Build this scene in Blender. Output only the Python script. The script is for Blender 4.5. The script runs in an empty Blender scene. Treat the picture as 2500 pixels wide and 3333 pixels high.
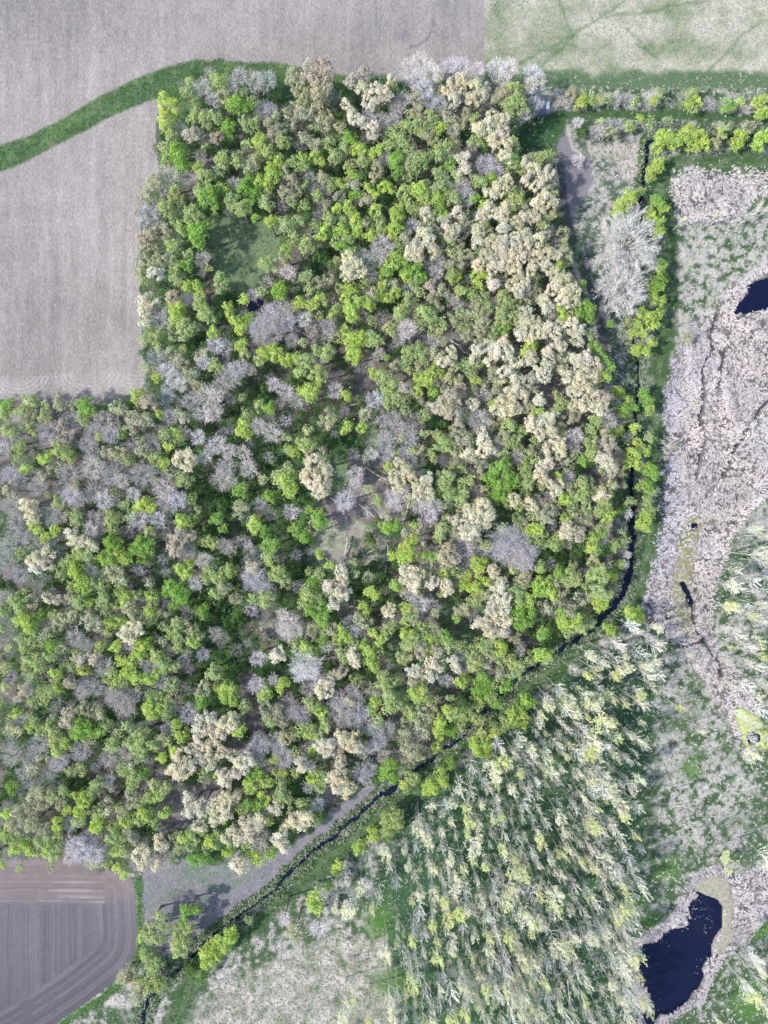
import bpy, math, random
import numpy as np

# ------------------------------------------------------------------ camera, sky, sun, exposure
sc = bpy.context.scene
SX = 10.0                    # photograph pixels per metre on the ground
CAM_H = 228.0
cam_d = bpy.data.cameras.new("camera"); cam = bpy.data.objects.new("camera", cam_d)
sc.collection.objects.link(cam); sc.camera = cam
cam.location = (0, 0, CAM_H); cam.rotation_euler = (0, 0, 0)
cam_d.sensor_fit = 'VERTICAL'; cam_d.sensor_height = 24.0
cam_d.lens = 24.0 * CAM_H / 333.3
cam_d.clip_start = 1.0; cam_d.clip_end = 6000.0

SUN_AZ = math.atan2(-1.0, -0.30)      # the sun stands low to the left and a little below
SUN_EL = math.radians(45)
world = bpy.data.worlds.new("World"); sc.world = world; world.use_nodes = True
wn = world.node_tree.nodes; wl = world.node_tree.links; wn.clear()
sky = wn.new('ShaderNodeTexSky'); sky.sky_type = 'NISHITA'; sky.sun_disc = False
sky.sun_elevation = SUN_EL; sky.sun_rotation = SUN_AZ
sky.air_density = 1.0; sky.dust_density = 1.0; sky.ozone_density = 1.0
bgn = wn.new('ShaderNodeBackground'); bgn.inputs[1].default_value = 0.15
wo = wn.new('ShaderNodeOutputWorld'); wl.new(sky.outputs[0], bgn.inputs[0]); wl.new(bgn.outputs[0], wo.inputs[0])
sun_d = bpy.data.lights.new("sun", 'SUN'); sun_d.energy = 2.7; sun_d.angle = math.radians(2.0); sun_d.color = (1.0, 0.97, 0.92)
sun = bpy.data.objects.new("sun", sun_d); sc.collection.objects.link(sun)
sun.rotation_euler = (math.pi/2 - SUN_EL, 0, math.pi - SUN_AZ)
sc.view_settings.view_transform = 'Standard'; sc.view_settings.look = 'None'
sc.view_settings.exposure = 1.05; sc.view_settings.gamma = 1.0
sc.view_settings.use_curve_mapping = False
sc.cycles.max_bounces = 5; sc.cycles.diffuse_bounces = 3; sc.cycles.glossy_bounces = 2; sc.cycles.transmission_bounces = 3

rng = np.random.default_rng(7); random.seed(7)
COL = sc.collection

# ------------------------------------------------------------------ helpers
def W(px, py, z=0.0):
    """photograph pixel -> ground-plane position in metres of what is seen there at height z"""
    k = (CAM_H - z) / CAM_H
    return ((px - 1250.0) / SX * k, (1666.5 - py) / SX * k)

def mesh_np(name, V, F, mats, midx=None, col=None, extra=None, smooth=False):
    """V (n,3), F list of (k,m) integer arrays with m vertices per face; col (n,3) -> attribute Tint"""
    me = bpy.data.meshes.new(name)
    V = np.asarray(V, np.float32); me.vertices.add(len(V)); me.vertices.foreach_set('co', V.ravel())
    if not isinstance(F, list): F = [F]
    F = [np.asarray(f, np.int32) for f in F if len(f)]
    nl = sum(f.size for f in F); npoly = sum(len(f) for f in F)
    me.loops.add(nl); me.polygons.add(npoly)
    me.loops.foreach_set('vertex_index', np.concatenate([f.ravel() for f in F]))
    tot = np.concatenate([np.full(len(f), f.shape[1], np.int32) for f in F])
    me.polygons.foreach_set('loop_start', np.concatenate([[0], np.cumsum(tot)[:-1]]).astype(np.int32))
    if midx is not None: me.polygons.foreach_set('material_index', np.asarray(midx, np.int32))
    if smooth: me.polygons.foreach_set('use_smooth', np.ones(npoly, bool))
    for m in mats: me.materials.append(m)
    if col is not None:
        a = me.attributes.new('Tint', 'FLOAT_COLOR', 'POINT')
        a.data.foreach_set('color', np.hstack([np.asarray(col, np.float32), np.ones((len(V), 1), np.float32)]).ravel())
    for k, v in (extra or {}).items():
        a = me.attributes.new(k, 'FLOAT', 'POINT'); a.data.foreach_set('value', np.asarray(v, np.float32))
    me.update(calc_edges=True)
    return me

def link(name, me, parent=None, loc=None, rz=0.0, scale=None, color=None, **props):
    o = bpy.data.objects.new(name, me); COL.objects.link(o)
    if parent is not None: o.parent = parent
    if loc is not None: o.location = loc
    if rz: o.rotation_euler = (0, 0, rz)
    if scale is not None: o.scale = scale
    if color is not None: o.color = (*color, 1.0)
    for k, v in props.items(): o[k] = v
    return o

class Geo:
    """collects tubes, boxes and faces of one mesh"""
    def __init__(s): s.v = []; s.f = []; s.m = []; s.n = 0
    def add(s, V, F, m=0):
        s.v.append(np.asarray(V, float)); 
        for f in F: s.f.append([i + s.n for i in f]); s.m.append(m)
        s.n += len(V)
    def tube(s, pts, rad, sides=5, m=0, cap=True):
        pts = [np.array(p, float) for p in pts]; V = []; F = []
        for i, p in enumerate(pts):
            d = (pts[min(i+1, len(pts)-1)] - pts[max(i-1, 0)]); d /= (np.linalg.norm(d) + 1e-9)
            a = np.cross(d, (0.31, 0.17, 0.94) if abs(d[2]) < 0.9 else (1, 0, 0)); a /= np.linalg.norm(a); b = np.cross(d, a)
            for k in range(sides):
                t = 2*math.pi*k/sides; V.append(p + rad[i]*(math.cos(t)*a + math.sin(t)*b))
        for i in range(len(pts)-1):
            for k in range(sides):
                k2 = (k+1) % sides; F.append((i*sides+k, i*sides+k2, (i+1)*sides+k2, (i+1)*sides+k))
        if cap: F.append(tuple(range(sides))[::-1]); F.append(tuple((len(pts)-1)*sides + k for k in range(sides)))
        s.add(V, F, m)
    def box(s, c, d, rz=0.0, m=0, tilt=0.0):
        x, y, z = d[0]/2, d[1]/2, d[2]/2
        V = np.array([(-x,-y,-z),(x,-y,-z),(x,y,-z),(-x,y,-z),(-x,-y,z),(x,-y,z),(x,y,z),(-x,y,z)])
        if tilt:
            ca, sa = math.cos(tilt), math.sin(tilt); V = V @ np.array([(1,0,0),(0,ca,sa),(0,-sa,ca)])
        ca, sa = math.cos(rz), math.sin(rz); V = V @ np.array([(ca,sa,0),(-sa,ca,0),(0,0,1)]) + np.array(c)
        s.add(V, [(0,3,2,1),(4,5,6,7),(0,1,5,4),(1,2,6,5),(2,3,7,6),(3,0,4,7)], m)
    def mesh(s, name, mats):
        me = bpy.data.meshes.new(name); me.from_pydata([tuple(v) for v in np.vstack(s.v)], [], s.f)
        for m in mats: me.materials.append(m)
        me.polygons.foreach_set('material_index', s.m); me.update(); return me

# ------------------------------------------------------------------ numpy noise on the ground plane
def vnoise(x, y, scale, seed):
    r = np.random.default_rng(seed); g = r.random((256, 256))
    u = x/scale + 1000.5; v = y/scale + 1000.5
    i = np.floor(u).astype(int); j = np.floor(v).astype(int); fu = u-i; fv = v-j
    fu = fu*fu*(3-2*fu); fv = fv*fv*(3-2*fv); i0, i1, j0, j1 = i % 256, (i+1) % 256, j % 256, (j+1) % 256
    return (g[i0,j0]*(1-fu)+g[i1,j0]*fu)*(1-fv) + (g[i0,j1]*(1-fu)+g[i1,j1]*fu)*fv
def fnoise(x, y, scale, seed, oct=4):
    s = 0; a = 1; t = 0
    for k in range(oct): s = s + a*vnoise(x, y, scale/2**k, seed+k*13); t += a; a *= 0.55
    return s/t
def sstep(a, b, x):
    t = np.clip((x-a)/(b-a), 0, 1); return t*t*(3-2*t)
def inpoly(X, Y, poly):
    c = np.zeros(X.shape, bool); n = len(poly)
    for i in range(n):
        x1, y1 = poly[i]; x2, y2 = poly[(i+1) % n]
        if y1 == y2: continue
        m = ((y1 > Y) != (y2 > Y)) & (X < (x2-x1)*(Y-y1)/(y2-y1)+x1); c ^= m
    return c
def dpoly(X, Y, line):
    """distance in pixels to a polyline"""
    d = np.full(X.shape, 1e9)
    for (x1, y1), (x2, y2) in zip(line[:-1], line[1:]):
        dx, dy = x2-x1, y2-y1; L = dx*dx+dy*dy+1e-9
        t = np.clip(((X-x1)*dx+(Y-y1)*dy)/L, 0, 1); d = np.minimum(d, np.hypot(X-x1-t*dx, Y-y1-t*dy))
    return d

# ------------------------------------------------------------------ materials
def new_mat(name):
    m = bpy.data.materials.new(name); m.use_nodes = True; nt = m.node_tree; nt.nodes.clear()
    out = nt.nodes.new('ShaderNodeOutputMaterial'); return m, nt, out
def nd(nt, t, **k):
    n = nt.nodes.new(t)
    for a, b in k.items(): setattr(n, a, b)
    return n
def mixc(nt, a, b, fac, mode='MIX'):
    n = nt.nodes.new('ShaderNodeMix'); n.data_type = 'RGBA'; n.blend_type = mode
    for s, v in ((6, a), (7, b), (0, fac)):
        if hasattr(v, 'is_linked'): nt.links.new(v, n.inputs[s])
        else: n.inputs[s].default_value = v
    return n.outputs[2]
def foliage_mat(name, trans=0.3, rough=0.6):
    m, nt, out = new_mat(name)
    oi = nd(nt, 'ShaderNodeObjectInfo'); at = nd(nt, 'ShaderNodeAttribute', attribute_name='Tint')
    c = mixc(nt, oi.outputs['Color'], at.outputs['Color'], 1.0, 'MULTIPLY')
    d = nd(nt, 'ShaderNodeBsdfDiffuse'); nt.links.new(c, d.inputs[0])
    t = nd(nt, 'ShaderNodeBsdfTranslucent'); nt.links.new(c, t.inputs[0])
    ms = nd(nt, 'ShaderNodeMixShader'); ms.inputs[0].default_value = trans
    nt.links.new(d.outputs[0], ms.inputs[1]); nt.links.new(t.outputs[0], ms.inputs[2]); nt.links.new(ms.outputs[0], out.inputs[0])
    return m
def plain_mat(name, col, rough=0.8, noise=0.25, scale=3.0, metal=0.0):
    m, nt, out = new_mat(name)
    b = nd(nt, 'ShaderNodeBsdfPrincipled'); b.inputs['Roughness'].default_value = rough; b.inputs['Metallic'].default_value = metal
    tc = nd(nt, 'ShaderNodeTexCoord'); no = nd(nt, 'ShaderNodeTexNoise'); no.inputs['Scale'].default_value = scale; no.inputs['Detail'].default_value = 4
    nt.links.new(tc.outputs['Object'], no.inputs['Vector'])
    nt.links.new(mixc(nt, (*[c*(1-noise) for c in col], 1), (*[min(1, c*(1+noise)) for c in col], 1), no.outputs[0]), b.inputs['Base Color'])
    nt.links.new(b.outputs[0], out.inputs[0]); return m
M_LEAF = foliage_mat('leaf', 0.42)
M_TWIG = foliage_mat('twig', 0.0)
M_STRAW = foliage_mat('straw', 0.15)
M_BARK = plain_mat('bark', (0.20, 0.175, 0.15), 0.9, 0.4, 6.0)
M_PALEBARK = plain_mat('pale_bark', (0.42, 0.40, 0.36), 0.85, 0.3, 4.0)
M_DEADWOOD = plain_mat('dead_wood', (0.50, 0.48, 0.43), 0.85, 0.3, 3.0)
M_CONCRETE = plain_mat('concrete', (0.33, 0.31, 0.31), 0.9, 0.2, 4.0)
M_BLUEROOF = plain_mat('blue_roof_sheet', (0.085, 0.115, 0.23), 0.5, 0.15, 3.0)
M_SLATEROOF = plain_mat('slate_roof_sheet', (0.13, 0.16, 0.22), 0.6, 0.15, 3.0)
M_PALEWOOD = plain_mat('pale_wood', (0.50, 0.50, 0.47), 0.8, 0.2, 4.0)
M_DARKWOOD = plain_mat('dark_wood', (0.12, 0.10, 0.08), 0.8, 0.3, 4.0)
M_WHITE = plain_mat('white_sheet', (0.78, 0.79, 0.82), 0.45, 0.06, 4.0)
M_BLACK = plain_mat('black_rubber', (0.02, 0.02, 0.02), 0.7, 0.1, 4.0)

def ground_mat(name, n1=0.25, s1=1.2, n2=0.3, s2=5.0, rows=None, bump=0.25, stretch=(1, 1, 1), specks=None):
    """vertex albedo (Tint) times two grains of noise; rows: furrows that follow the Row attribute"""
    m, nt, out = new_mat(name)
    b = nd(nt, 'ShaderNodeBsdfPrincipled'); b.inputs['Roughness'].default_value = 0.95
    try: b.inputs['Specular IOR Level'].default_value = 0.15
    except Exception: pass
    at = nd(nt, 'ShaderNodeAttribute', attribute_name='Tint'); geo = nd(nt, 'ShaderNodeNewGeometry')
    mp = nd(nt, 'ShaderNodeMapping'); mp.inputs['Scale'].default_value = stretch; nt.links.new(geo.outputs['Position'], mp.inputs[0])
    c = at.outputs['Color']; hts = []
    for amp, s, det in ((n1, s1, 5), (n2, s2, 3)):
        no = nd(nt, 'ShaderNodeTexNoise'); no.inputs['Scale'].default_value = s; no.inputs['Detail'].default_value = det; no.inputs['Roughness'].default_value = 0.65
        nt.links.new(mp.outputs[0], no.inputs['Vector'])
        mr = nd(nt, 'ShaderNodeMapRange'); mr.inputs[1].default_value = 0.3; mr.inputs[2].default_value = 0.7
        mr.inputs[3].default_value = 1-amp; mr.inputs[4].default_value = 1+amp; nt.links.new(no.outputs[0], mr.inputs[0])
        c = mixc(nt, c, mr.outputs[0], 1.0, 'MULTIPLY'); hts.append(no.outputs[0])
    if rows:
        ra = nd(nt, 'ShaderNodeAttribute', attribute_name='Row')
        for freq, amp in rows:
            mu = nd(nt, 'ShaderNodeMath', operation='MULTIPLY'); mu.inputs[1].default_value = freq; nt.links.new(ra.outputs['Fac'], mu.inputs[0])
            no = nd(nt, 'ShaderNodeTexNoise', noise_dimensions='1D'); no.inputs['Scale'].default_value = 1.0; no.inputs['Detail'].default_value = 2
            nt.links.new(mu.outputs[0], no.inputs['W'])
            mr = nd(nt, 'ShaderNodeMapRange'); mr.inputs[1].default_value = 0.3; mr.inputs[2].default_value = 0.7
            mr.inputs[3].default_value = 1-amp; mr.inputs[4].default_value = 1+amp; nt.links.new(no.outputs[0], mr.inputs[0])
            c = mixc(nt, c, mr.outputs[0], 1.0, 'MULTIPLY'); hts.append(no.outputs[0])
    if specks:
        no = nd(nt, 'ShaderNodeTexNoise'); no.inputs['Scale'].default_value = specks[0]; no.inputs['Detail'].default_value = 2; nt.links.new(mp.outputs[0], no.inputs['Vector'])
        mr = nd(nt, 'ShaderNodeMapRange'); mr.inputs[1].default_value = specks[1]; mr.inputs[2].default_value = specks[1]+0.06; mr.inputs[4].default_value = specks[3]
        nt.links.new(no.outputs[0], mr.inputs[0]); c = mixc(nt, c, (*specks[2], 1), mr.outputs[0])
    nt.links.new(c, b.inputs['Base Color'])
    if bump:
        bp = nd(nt, 'ShaderNodeBump'); bp.inputs['Strength'].default_value = bump; bp.inputs['Distance'].default_value = 0.4
        nt.links.new(hts[0], bp.inputs['Height']); nt.links.new(bp.outputs[0], b.inputs['Normal'])
    nt.links.new(b.outputs[0], out.inputs[0]); return m
M_FIELD = ground_mat('stubble_soil', 0.13, 0.55, 0.26, 2.4, rows=[(0.3, 0.03), (1.6, 0.03)], bump=0.35, stretch=(1, 0.38, 1), specks=(2.6, 0.60, (0.50, 0.46, 0.45), 0.32))
M_PLOUGH = ground_mat('ploughed_soil', 0.10, 0.5, 0.12, 3.0, rows=[(0.25, 0.10), (1.1, 0.08), (3.0, 0.12)], bump=0.2)
M_GRASS = ground_mat('mown_grass', 0.16, 0.8, 0.28, 3.0, bump=0.3)
M_MEADOW = ground_mat('rough_meadow', 0.22, 0.9, 0.34, 2.6, bump=0.5)
M_MARSH = ground_mat('marsh_peat', 0.25, 0.8, 0.4, 2.5, bump=0.5)
M_FLOOR = ground_mat('woodland_floor', 0.30, 0.6, 0.45, 2.2, bump=0.6)
M_TRACK = ground_mat('track_soil', 0.12, 0.5, 0.2, 3.0, bump=0.2)
def water_mat(name, col, rough):
    m, nt, out = new_mat(name); b = nd(nt, 'ShaderNodeBsdfPrincipled')
    b.inputs['Base Color'].default_value = (*col, 1); b.inputs['Roughness'].default_value = rough; b.inputs['IOR'].default_value = 1.33
    geo = nd(nt, 'ShaderNodeNewGeometry'); no = nd(nt, 'ShaderNodeTexNoise'); no.inputs['Scale'].default_value = 1.5; nt.links.new(geo.outputs['Position'], no.inputs['Vector'])
    bp = nd(nt, 'ShaderNodeBump'); bp.inputs['Strength'].default_value = 0.02; nt.links.new(no.outputs[0], bp.inputs['Height']); nt.links.new(bp.outputs[0], b.inputs['Normal'])
    nt.links.new(b.outputs[0], out.inputs[0]); return m
M_WATER = water_mat('dark_water', (0.005, 0.007, 0.026), 0.12)

# ================================================================== the ground
# outlines in pixels of the photograph
WOODS = [(507,320),(620,245),(700,235),(940,300),(1330,250),(1578,262),(1700,290),(1720,380),(1650,430),(1690,500),(1800,530),(1825,640),(1850,850),(1905,1000),(1955,1150),(1975,1400),(2055,1400),(2050,1700),(2040,1880),(2000,1970),(1900,2070),(1700,2210),(1500,2390),(1400,2460),(1290,2535),(1180,2560),(1100,2630),(960,2735),(900,2780),(700,2830),(560,2800),(440,2850),(250,2810),(0,2800),(-700,2800),(-700,1290),(0,1290),(360,1310),(440,1290),(475,1230),(460,1000),(450,700),(520,560),(505,420)]
FIELD = [(-900,-900),(1578,-900),(1578,262),(1250,262),(1100,250),(940,225),(700,260),(530,300),(505,420),(520,560),(460,700),(455,900),(462,1100),(480,1230),(440,1300),(360,1320),(200,1320),(0,1300),(-900,1300)]
STRIP = [(-900,480),(-200,480),(0,472),(87,448),(217,380),(325,312),(434,260),(542,217),(624,198),(705,195),(900,206),(941,214),(1109,244),(1223,255),(1330,266),(1330,310),(900,340),(620,360),(507,322),(488,328),(380,369),(271,429),(163,483),(54,543),(0,559),(-200,600),(-900,620)]
SWFIELD = [(-900,2790),(0,2795),(250,2805),(400,2830),(435,2870),(443,2950),(447,3050),(440,3110),(410,3160),(350,3210),(280,3265),(180,3335),(90,3390),(-900,3900)]
TRIFIELD = [(463,2800),(560,2790),(700,2820),(900,2780),(1000,2700),(1110,2615),(1230,2540),(1290,2535),(1235,2590),(1100,2705),(1000,2795),(900,2872),(800,2935),(740,2975),(640,3060),(560,3110),(500,3080),(466,3020)]
GLADES = [[(690,712),(740,705),(880,718),(925,760),(905,840),(860,900),(855,940),(790,970),(740,960),(700,900),(680,800)],
          [(490,1800),(540,1780),(590,1830),(575,1870),(590,1905),(540,1895),(495,1885)],
          [(1180,1380),(1240,1360),(1240,1450),(1180,1475)],[(1085,1490),(1145,1510),(1125,1600),(1090,1570)],
          [(1425,1940),(1480,1955),(1480,2050),(1440,2065),(1415,2000)],
          [(1265,2085),(1310,2070),(1310,2200),(1370,2250),(1440,2290),(1380,2320),(1300,2270),(1255,2200)],
          [(1400,2200),(1540,2170),(1600,2050),(1640,2010),(1600,1960),(1560,2040),(1480,2090),(1500,2140)],
          [(1040,1700),(1150,1685),(1250,1740),(1265,1830),(1150,1855),(1040,1845),(1015,1790)],
          [(1060,980),(1090,990),(1085,1030),(1060,1020)]]
DIRT = [[(1220,1130),(1190,1190),(1200,1250),(1240,1270)],[(1120,1200),(1190,1190),(1215,1270),(1160,1280)],[(1300,1060),(1400,1060),(1400,1120),(1310,1130)],
        [(1130,1500),(1250,1500),(1280,1600),(1120,1620)],[(1090,1980),(1180,1940),(1210,1970),(1120,2040)],[(1010,1640),(1160,1600),(1180,1680),(1040,1740)],
        [(640,510),(700,520),(710,560),(650,570)],[(1330,480),(1460,470),(1480,520),(1340,520)],[(1500,480),(1560,460),(1570,540),(1510,560)],
        [(820,1990),(900,2010),(920,2080),(850,2090)],[(1240,2330),(1330,2310),(1300,2370),(1240,2370)],[(780,2180),(830,2180),(870,2400),(830,2450),(780,2350)],
        [(560,2560),(720,2530),(740,2620),(600,2700),(500,2700),(520,2620)],[(730,2380),(790,2370),(810,2450),(750,2460)],[(1740,1230),(1860,1220),(1820,1340),(1720,1350)],[(1440,1080),(1540,1110),(1530,1180),(1460,1160)]]
CORNER = [(1640,440),(1690,400),(1740,380),(1835,352),(1840,480),(1812,512),(1750,500),(1690,522),(1650,480)]
SOILPATCH = [(1812,450),(1850,440),(1865,485),(1920,540),(1930,590),(1910,640),(1865,700),(1835,700),(1815,560)]
SAND = [(1918,475),(1980,470),(2040,478),(2082,455),(2085,520),(2072,590),(2030,585),(2000,510),(1925,505)]
SCRUB = [(1850,400),(2110,400),(2110,640),(2080,900),(2060,1180),(1990,1400),(1960,1150),(1935,1000),(1870,800),(1860,700)]
NMEADOW = [(1578,-900),(3400,-900),(3400,300),(1700,285),(1578,262)]
REEDS = [[(2240,1060),(2290,1025),(2400,1022),(2500,1015),(3200,1000),(3200,1640),(2500,1620),(2440,1670),(2370,1790),(2330,1900),(2310,2000),(2340,2110),(2430,2220),(2480,2330),(2400,2420),(2300,2230),(2200,2090),(2120,2030),(2085,1975),(2120,1850),(2140,1700),(2150,1500),(2160,1250),(2190,1180)],
         [(2190,560),(2260,545),(2500,540),(3200,540),(3200,650),(2460,640),(2400,720),(2300,725),(2230,742),(2190,690),(2180,620)],
         [(2330,1000),(2380,930),(2450,880),(2560,850),(3200,850),(3200,1020),(2350,1030)],
         [(2230,2880),(2290,2840),(2330,2820),(2390,2840),(2430,2900),(2430,3000),(2400,3080),(2350,3130),(2310,3200),(2290,3260),(2210,3310),(2160,3333),(2090,3360),(2060,3200),(2060,3060),(2150,3010),(2200,2950)],
         [(2390,2860),(2430,2840),(2520,2820),(2520,2960),(2440,3060),(2400,3080)]]
PONDS = [[(2387,1022),(2419,963),(2446,925),(2500,903),(2560,890),(2700,880),(2700,1000),(2600,1015),(2500,1011),(2440,1015)],
         [(2265,2904),(2301,2919),(2337,2934),(2356,2961),(2353,3021),(2337,3045),(2319,3075),(2316,3103),(2313,3121),(2292,3139),(2289,3187),(2268,3226),(2223,3277),(2187,3302),(2151,3299),(2133,3333),(2120,3400),(2085,3400),(2090,3302),(2120,3244),(2096,3193),(2075,3172),(2087,3142),(2081,3106),(2087,3075),(2145,3066),(2157,3036),(2223,3018),(2241,2991),(2235,2946),(2262,2919)],
         [(2435,2392),(2460,2382),(2480,2398),(2474,2420),(2450,2424),(2434,2410)],
         [(808,975),(830,962),(858,975),(866,1000),(852,1025),(825,1030),(806,1010)],
         [(2248,1706),(2268,1700),(2276,1716),(2262,1728),(2246,1722)]]
POND_NAMES = ['marsh_pool','pond','pond','pond','pond']
ALGAE = [[(2270,2872),(2300,2858),(2345,2850),(2375,2868),(2388,2950),(2386,3030),(2350,3110),(2322,3090),(2353,3021),(2358,2961),(2337,2934),(2301,2917),(2262,2905)],
         [(2385,2330),(2400,2300),(2470,2330),(2500,2355),(2700,2380),(2700,2470),(2500,2440),(2440,2440),(2415,2400)]]
DITCH = [(3200,425),(2500,437),(2380,448),(2250,458),(2160,455),(2110,458),(2105,520),(2095,570),(2088,650),(2080,760),(2072,900),(2062,1000),(2060,1060),(2070,1200),(2072,1340),(2057,1440),(2050,1500),(2052,1570),(2056,1700),(2056,1800),(2047,1870),(2028,1930),(1998,1975),(1962,2008),(1940,2048),(1900,2065),(1860,2090),(1790,2135),(1700,2200),(1640,2262),(1500,2400),(1420,2460),(1360,2500),(1280,2562),(1200,2625),(1130,2688),(1060,2748),(980,2812),(910,2882),(850,2930),(790,2975),(720,3025),(640,3095),(590,3145),(530,3195),(485,3245),(462,3333),(455,3500),(440,4000)]
RUNNELS = [[(2330,1030),(2310,1100),(2318,1140),(2300,1165),(2290,1200),(2290,1300),(2285,1350),(2288,1440),(2270,1560)],[(2225,1895),(2240,1925),(2252,1960),(2258,2020),(2285,2085),(2330,2150),(2350,2195)],[(2150,2100),(2220,2105),(2290,2085)],[(2380,2270),(2400,2310)],[(2355,1140),(2350,1230),(2330,1290)],[(2500,1300),(2440,1390),(2350,1550)]]
BANK = [(3200,530),(2500,535),(2260,532),(2185,545),(2150,590),(2165,700),(2172,850),(2165,1000),(2150,1150),(2135,1300),(2135,1500),(2130,1620),(2115,1750),(2090,1880),(2050,1950),(1990,2010),(1900,2095),(1800,2175),(1700,2255),(1550,2380),(1400,2505),(1250,2640),(1130,2745),(1000,2850),(900,2935),(750,3060),(660,3140),(610,3220),(570,3333),(540,3500)]
LANE = [(1780,395),(1850,374),(2000,372),(2200,376),(2500,385),(3200,400)]
WTRACK = [(1822,540),(1828,600),(1836,660),(1857,760),(1886,860),(1926,941),(1946,1030),(1962,1110),(1985,1200)]
RIDE = [(1640,1680),(1615,1760),(1600,1880),(1575,1970),(1530,2040),(1480,2090)]
GREENPATHS = [[(980,3030),(1035,3150),(1030,3240),(990,3333)],[(1085,3020),(1110,3110),(1140,3200),(1145,3400)],[(1060,3080),(1150,3150),(1290,3240),(1400,3330)],[(1270,2900),(1275,3050),(1270,3333)],[(1578,260),(1700,200),(1850,120),(1990,40),(2080,-60)],[(1750,230),(1860,120),(1820,0)],[(2040,90),(2130,190),(2070,150)],[(2300,240),(2420,110),(2500,60)],[(1980,60),(2120,30),(2300,0)]]

STEP = 0.5
gx = np.arange(-134, 134.01, STEP); gy = np.arange(-176, 176.01, STEP)
GX, GY = np.meshgrid(gx, gy); PX = GX*SX + 1250.0; PY = 1666.5 - GY*SX
wx = (fnoise(GX, GY, 5.0, 11)-0.5); wy = (fnoise(GX, GY, 5.0, 57)-0.5)
jx = PX + wx*26; jy = PY + wy*26                      # ragged outlines
sx_, sy_ = PX + wx*8, PY + wy*8                       # straighter outlines
N1 = fnoise(GX, GY, 18, 3); N2 = fnoise(GX, GY, 6, 5); N3 = fnoise(GX, GY, 2.2, 9); N4 = fnoise(GX, GY, 40, 21)
C = np.zeros(GX.shape + (3,)); ZN = np.zeros(GX.shape, int)   # albedo, zone
zones = ['meadow', 'forest_floor', 'stubble_field', 'grass_strip', 'ploughed_field', 'fallow_field', 'glade', 'grass_verge', 'dirt_track', 'reed_marsh', 'pasture']
zmat = [M_MEADOW, M_FLOOR, M_FIELD, M_GRASS, M_PLOUGH, M_FIELD, M_GRASS, M_GRASS, M_TRACK, M_MARSH, M_MEADOW]
def paint(mask, col, amt=1.0):
    a = (mask*amt)[..., None] if not np.isscalar(mask) else mask*amt
    C[:] = C*(1-a) + np.asarray(col)*a
def soft(m, n=1):
    m = m.astype(float)
    for _ in range(n):
        p = np.pad(m, 1, mode='edge'); m = (p[:-2,1:-1]+p[2:,1:-1]+p[1:-1,:-2]+p[1:-1,2:]+2*m)/6
    return m
def zone(mask, i): ZN[mask] = i
GRN = np.array((0.050, 0.084, 0.038)); STRAW = np.array((0.37, 0.345, 0.315)); LITTER = np.array((0.13, 0.105, 0.10)); LUSH = np.array((0.065, 0.14, 0.030))

# rough wet meadow everywhere first
def meadowcol(g, straw=STRAW, grn=GRN): return grn + (straw-grn)*g[..., None]
NF = fnoise(GX, GY, 1.5, 211, 2); LOWG = 0.055*sstep(1900, 2200, PY)*sstep(1900, 2100, PX)+0.02; g = sstep(0.40, 0.58, 0.35*N2 + 0.30*N3 + 0.35*NF - LOWG)*(0.35+0.65*sstep(0.30, 0.5, N1))
for x, y, rx, ry in ((2170,2240,85,95),(2310,2560,95,130),(2250,2700,90,70),(2230,2120,60,50),(2190,2440,60,60),(2400,2600,50,70),(2480,2900,60,90),(2440,3130,60,60),(2300,800,110,60),(2420,880,110,60),(2480,760,80,60),(2480,1240,50,130),(2450,2020,70,60),(2400,2200,50,60),(2200,2600,70,200),(2330,2300,60,90),(2150,2160,60,70)):
    g = np.maximum(g, np.exp(-((jx-x)/rx)**4-((jy-y)/ry)**4)*sstep(0.42, 0.54, 0.35*N3+0.45*NF+0.20*N2))
C[:] = meadowcol(g)
right = sstep(1900, 2150, PX)
# north meadow: mostly pale with a faint green web
m = inpoly(sx_, sy_, NMEADOW); zone(m, 10)
g2 = 0.36 + 1.7*(fnoise(GX, GY, 7, 31)-0.44) + 0.45*(N3-0.5) + 0.3*(NF-0.5) + 0.25*sstep(1700, 2300, PX)
web = np.exp(-(np.abs(fnoise(GX, GY, 11, 71, 3)-0.5)/0.010)**2)*0.25*sstep(0.4, 0.7, N1)
g2 = np.clip(g2 - web, 0, 1)*(1-0.85*sstep(215, 250, PY + (N2-0.5)*60))
g2 *= 1-0.5*sstep(0.5, 0.75, fnoise(GX, GY, 30, 77))*sstep(2100, 1700, PX)
Ccopy = meadowcol(g2, np.array((0.38, 0.355, 0.28)), np.array((0.13, 0.165, 0.085))); C[m] = Ccopy[m]
paint(soft(m & (PY > 0), 2)*sstep(220, 250, PY + (N2-0.5)*50), (0.060, 0.108, 0.050), 0.8)
# southern straw meadow
S_STRAW = [(560,3500),(600,3300),(720,3200),(820,3150),(920,3110),(1000,3080),(1080,3060),(1200,3060),(1270,3120),(1300,3220),(1240,3500)]
m = soft(inpoly(jx, jy, S_STRAW), 4); g3 = np.clip(0.74 + 1.0*(N3-0.5) + 1.3*(N2-0.5) + 0.8*(NF-0.5), 0, 1)
C[:] = C*(1-m[..., None]) + meadowcol(g3, np.array((0.40, 0.36, 0.31)))*m[..., None]
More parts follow.
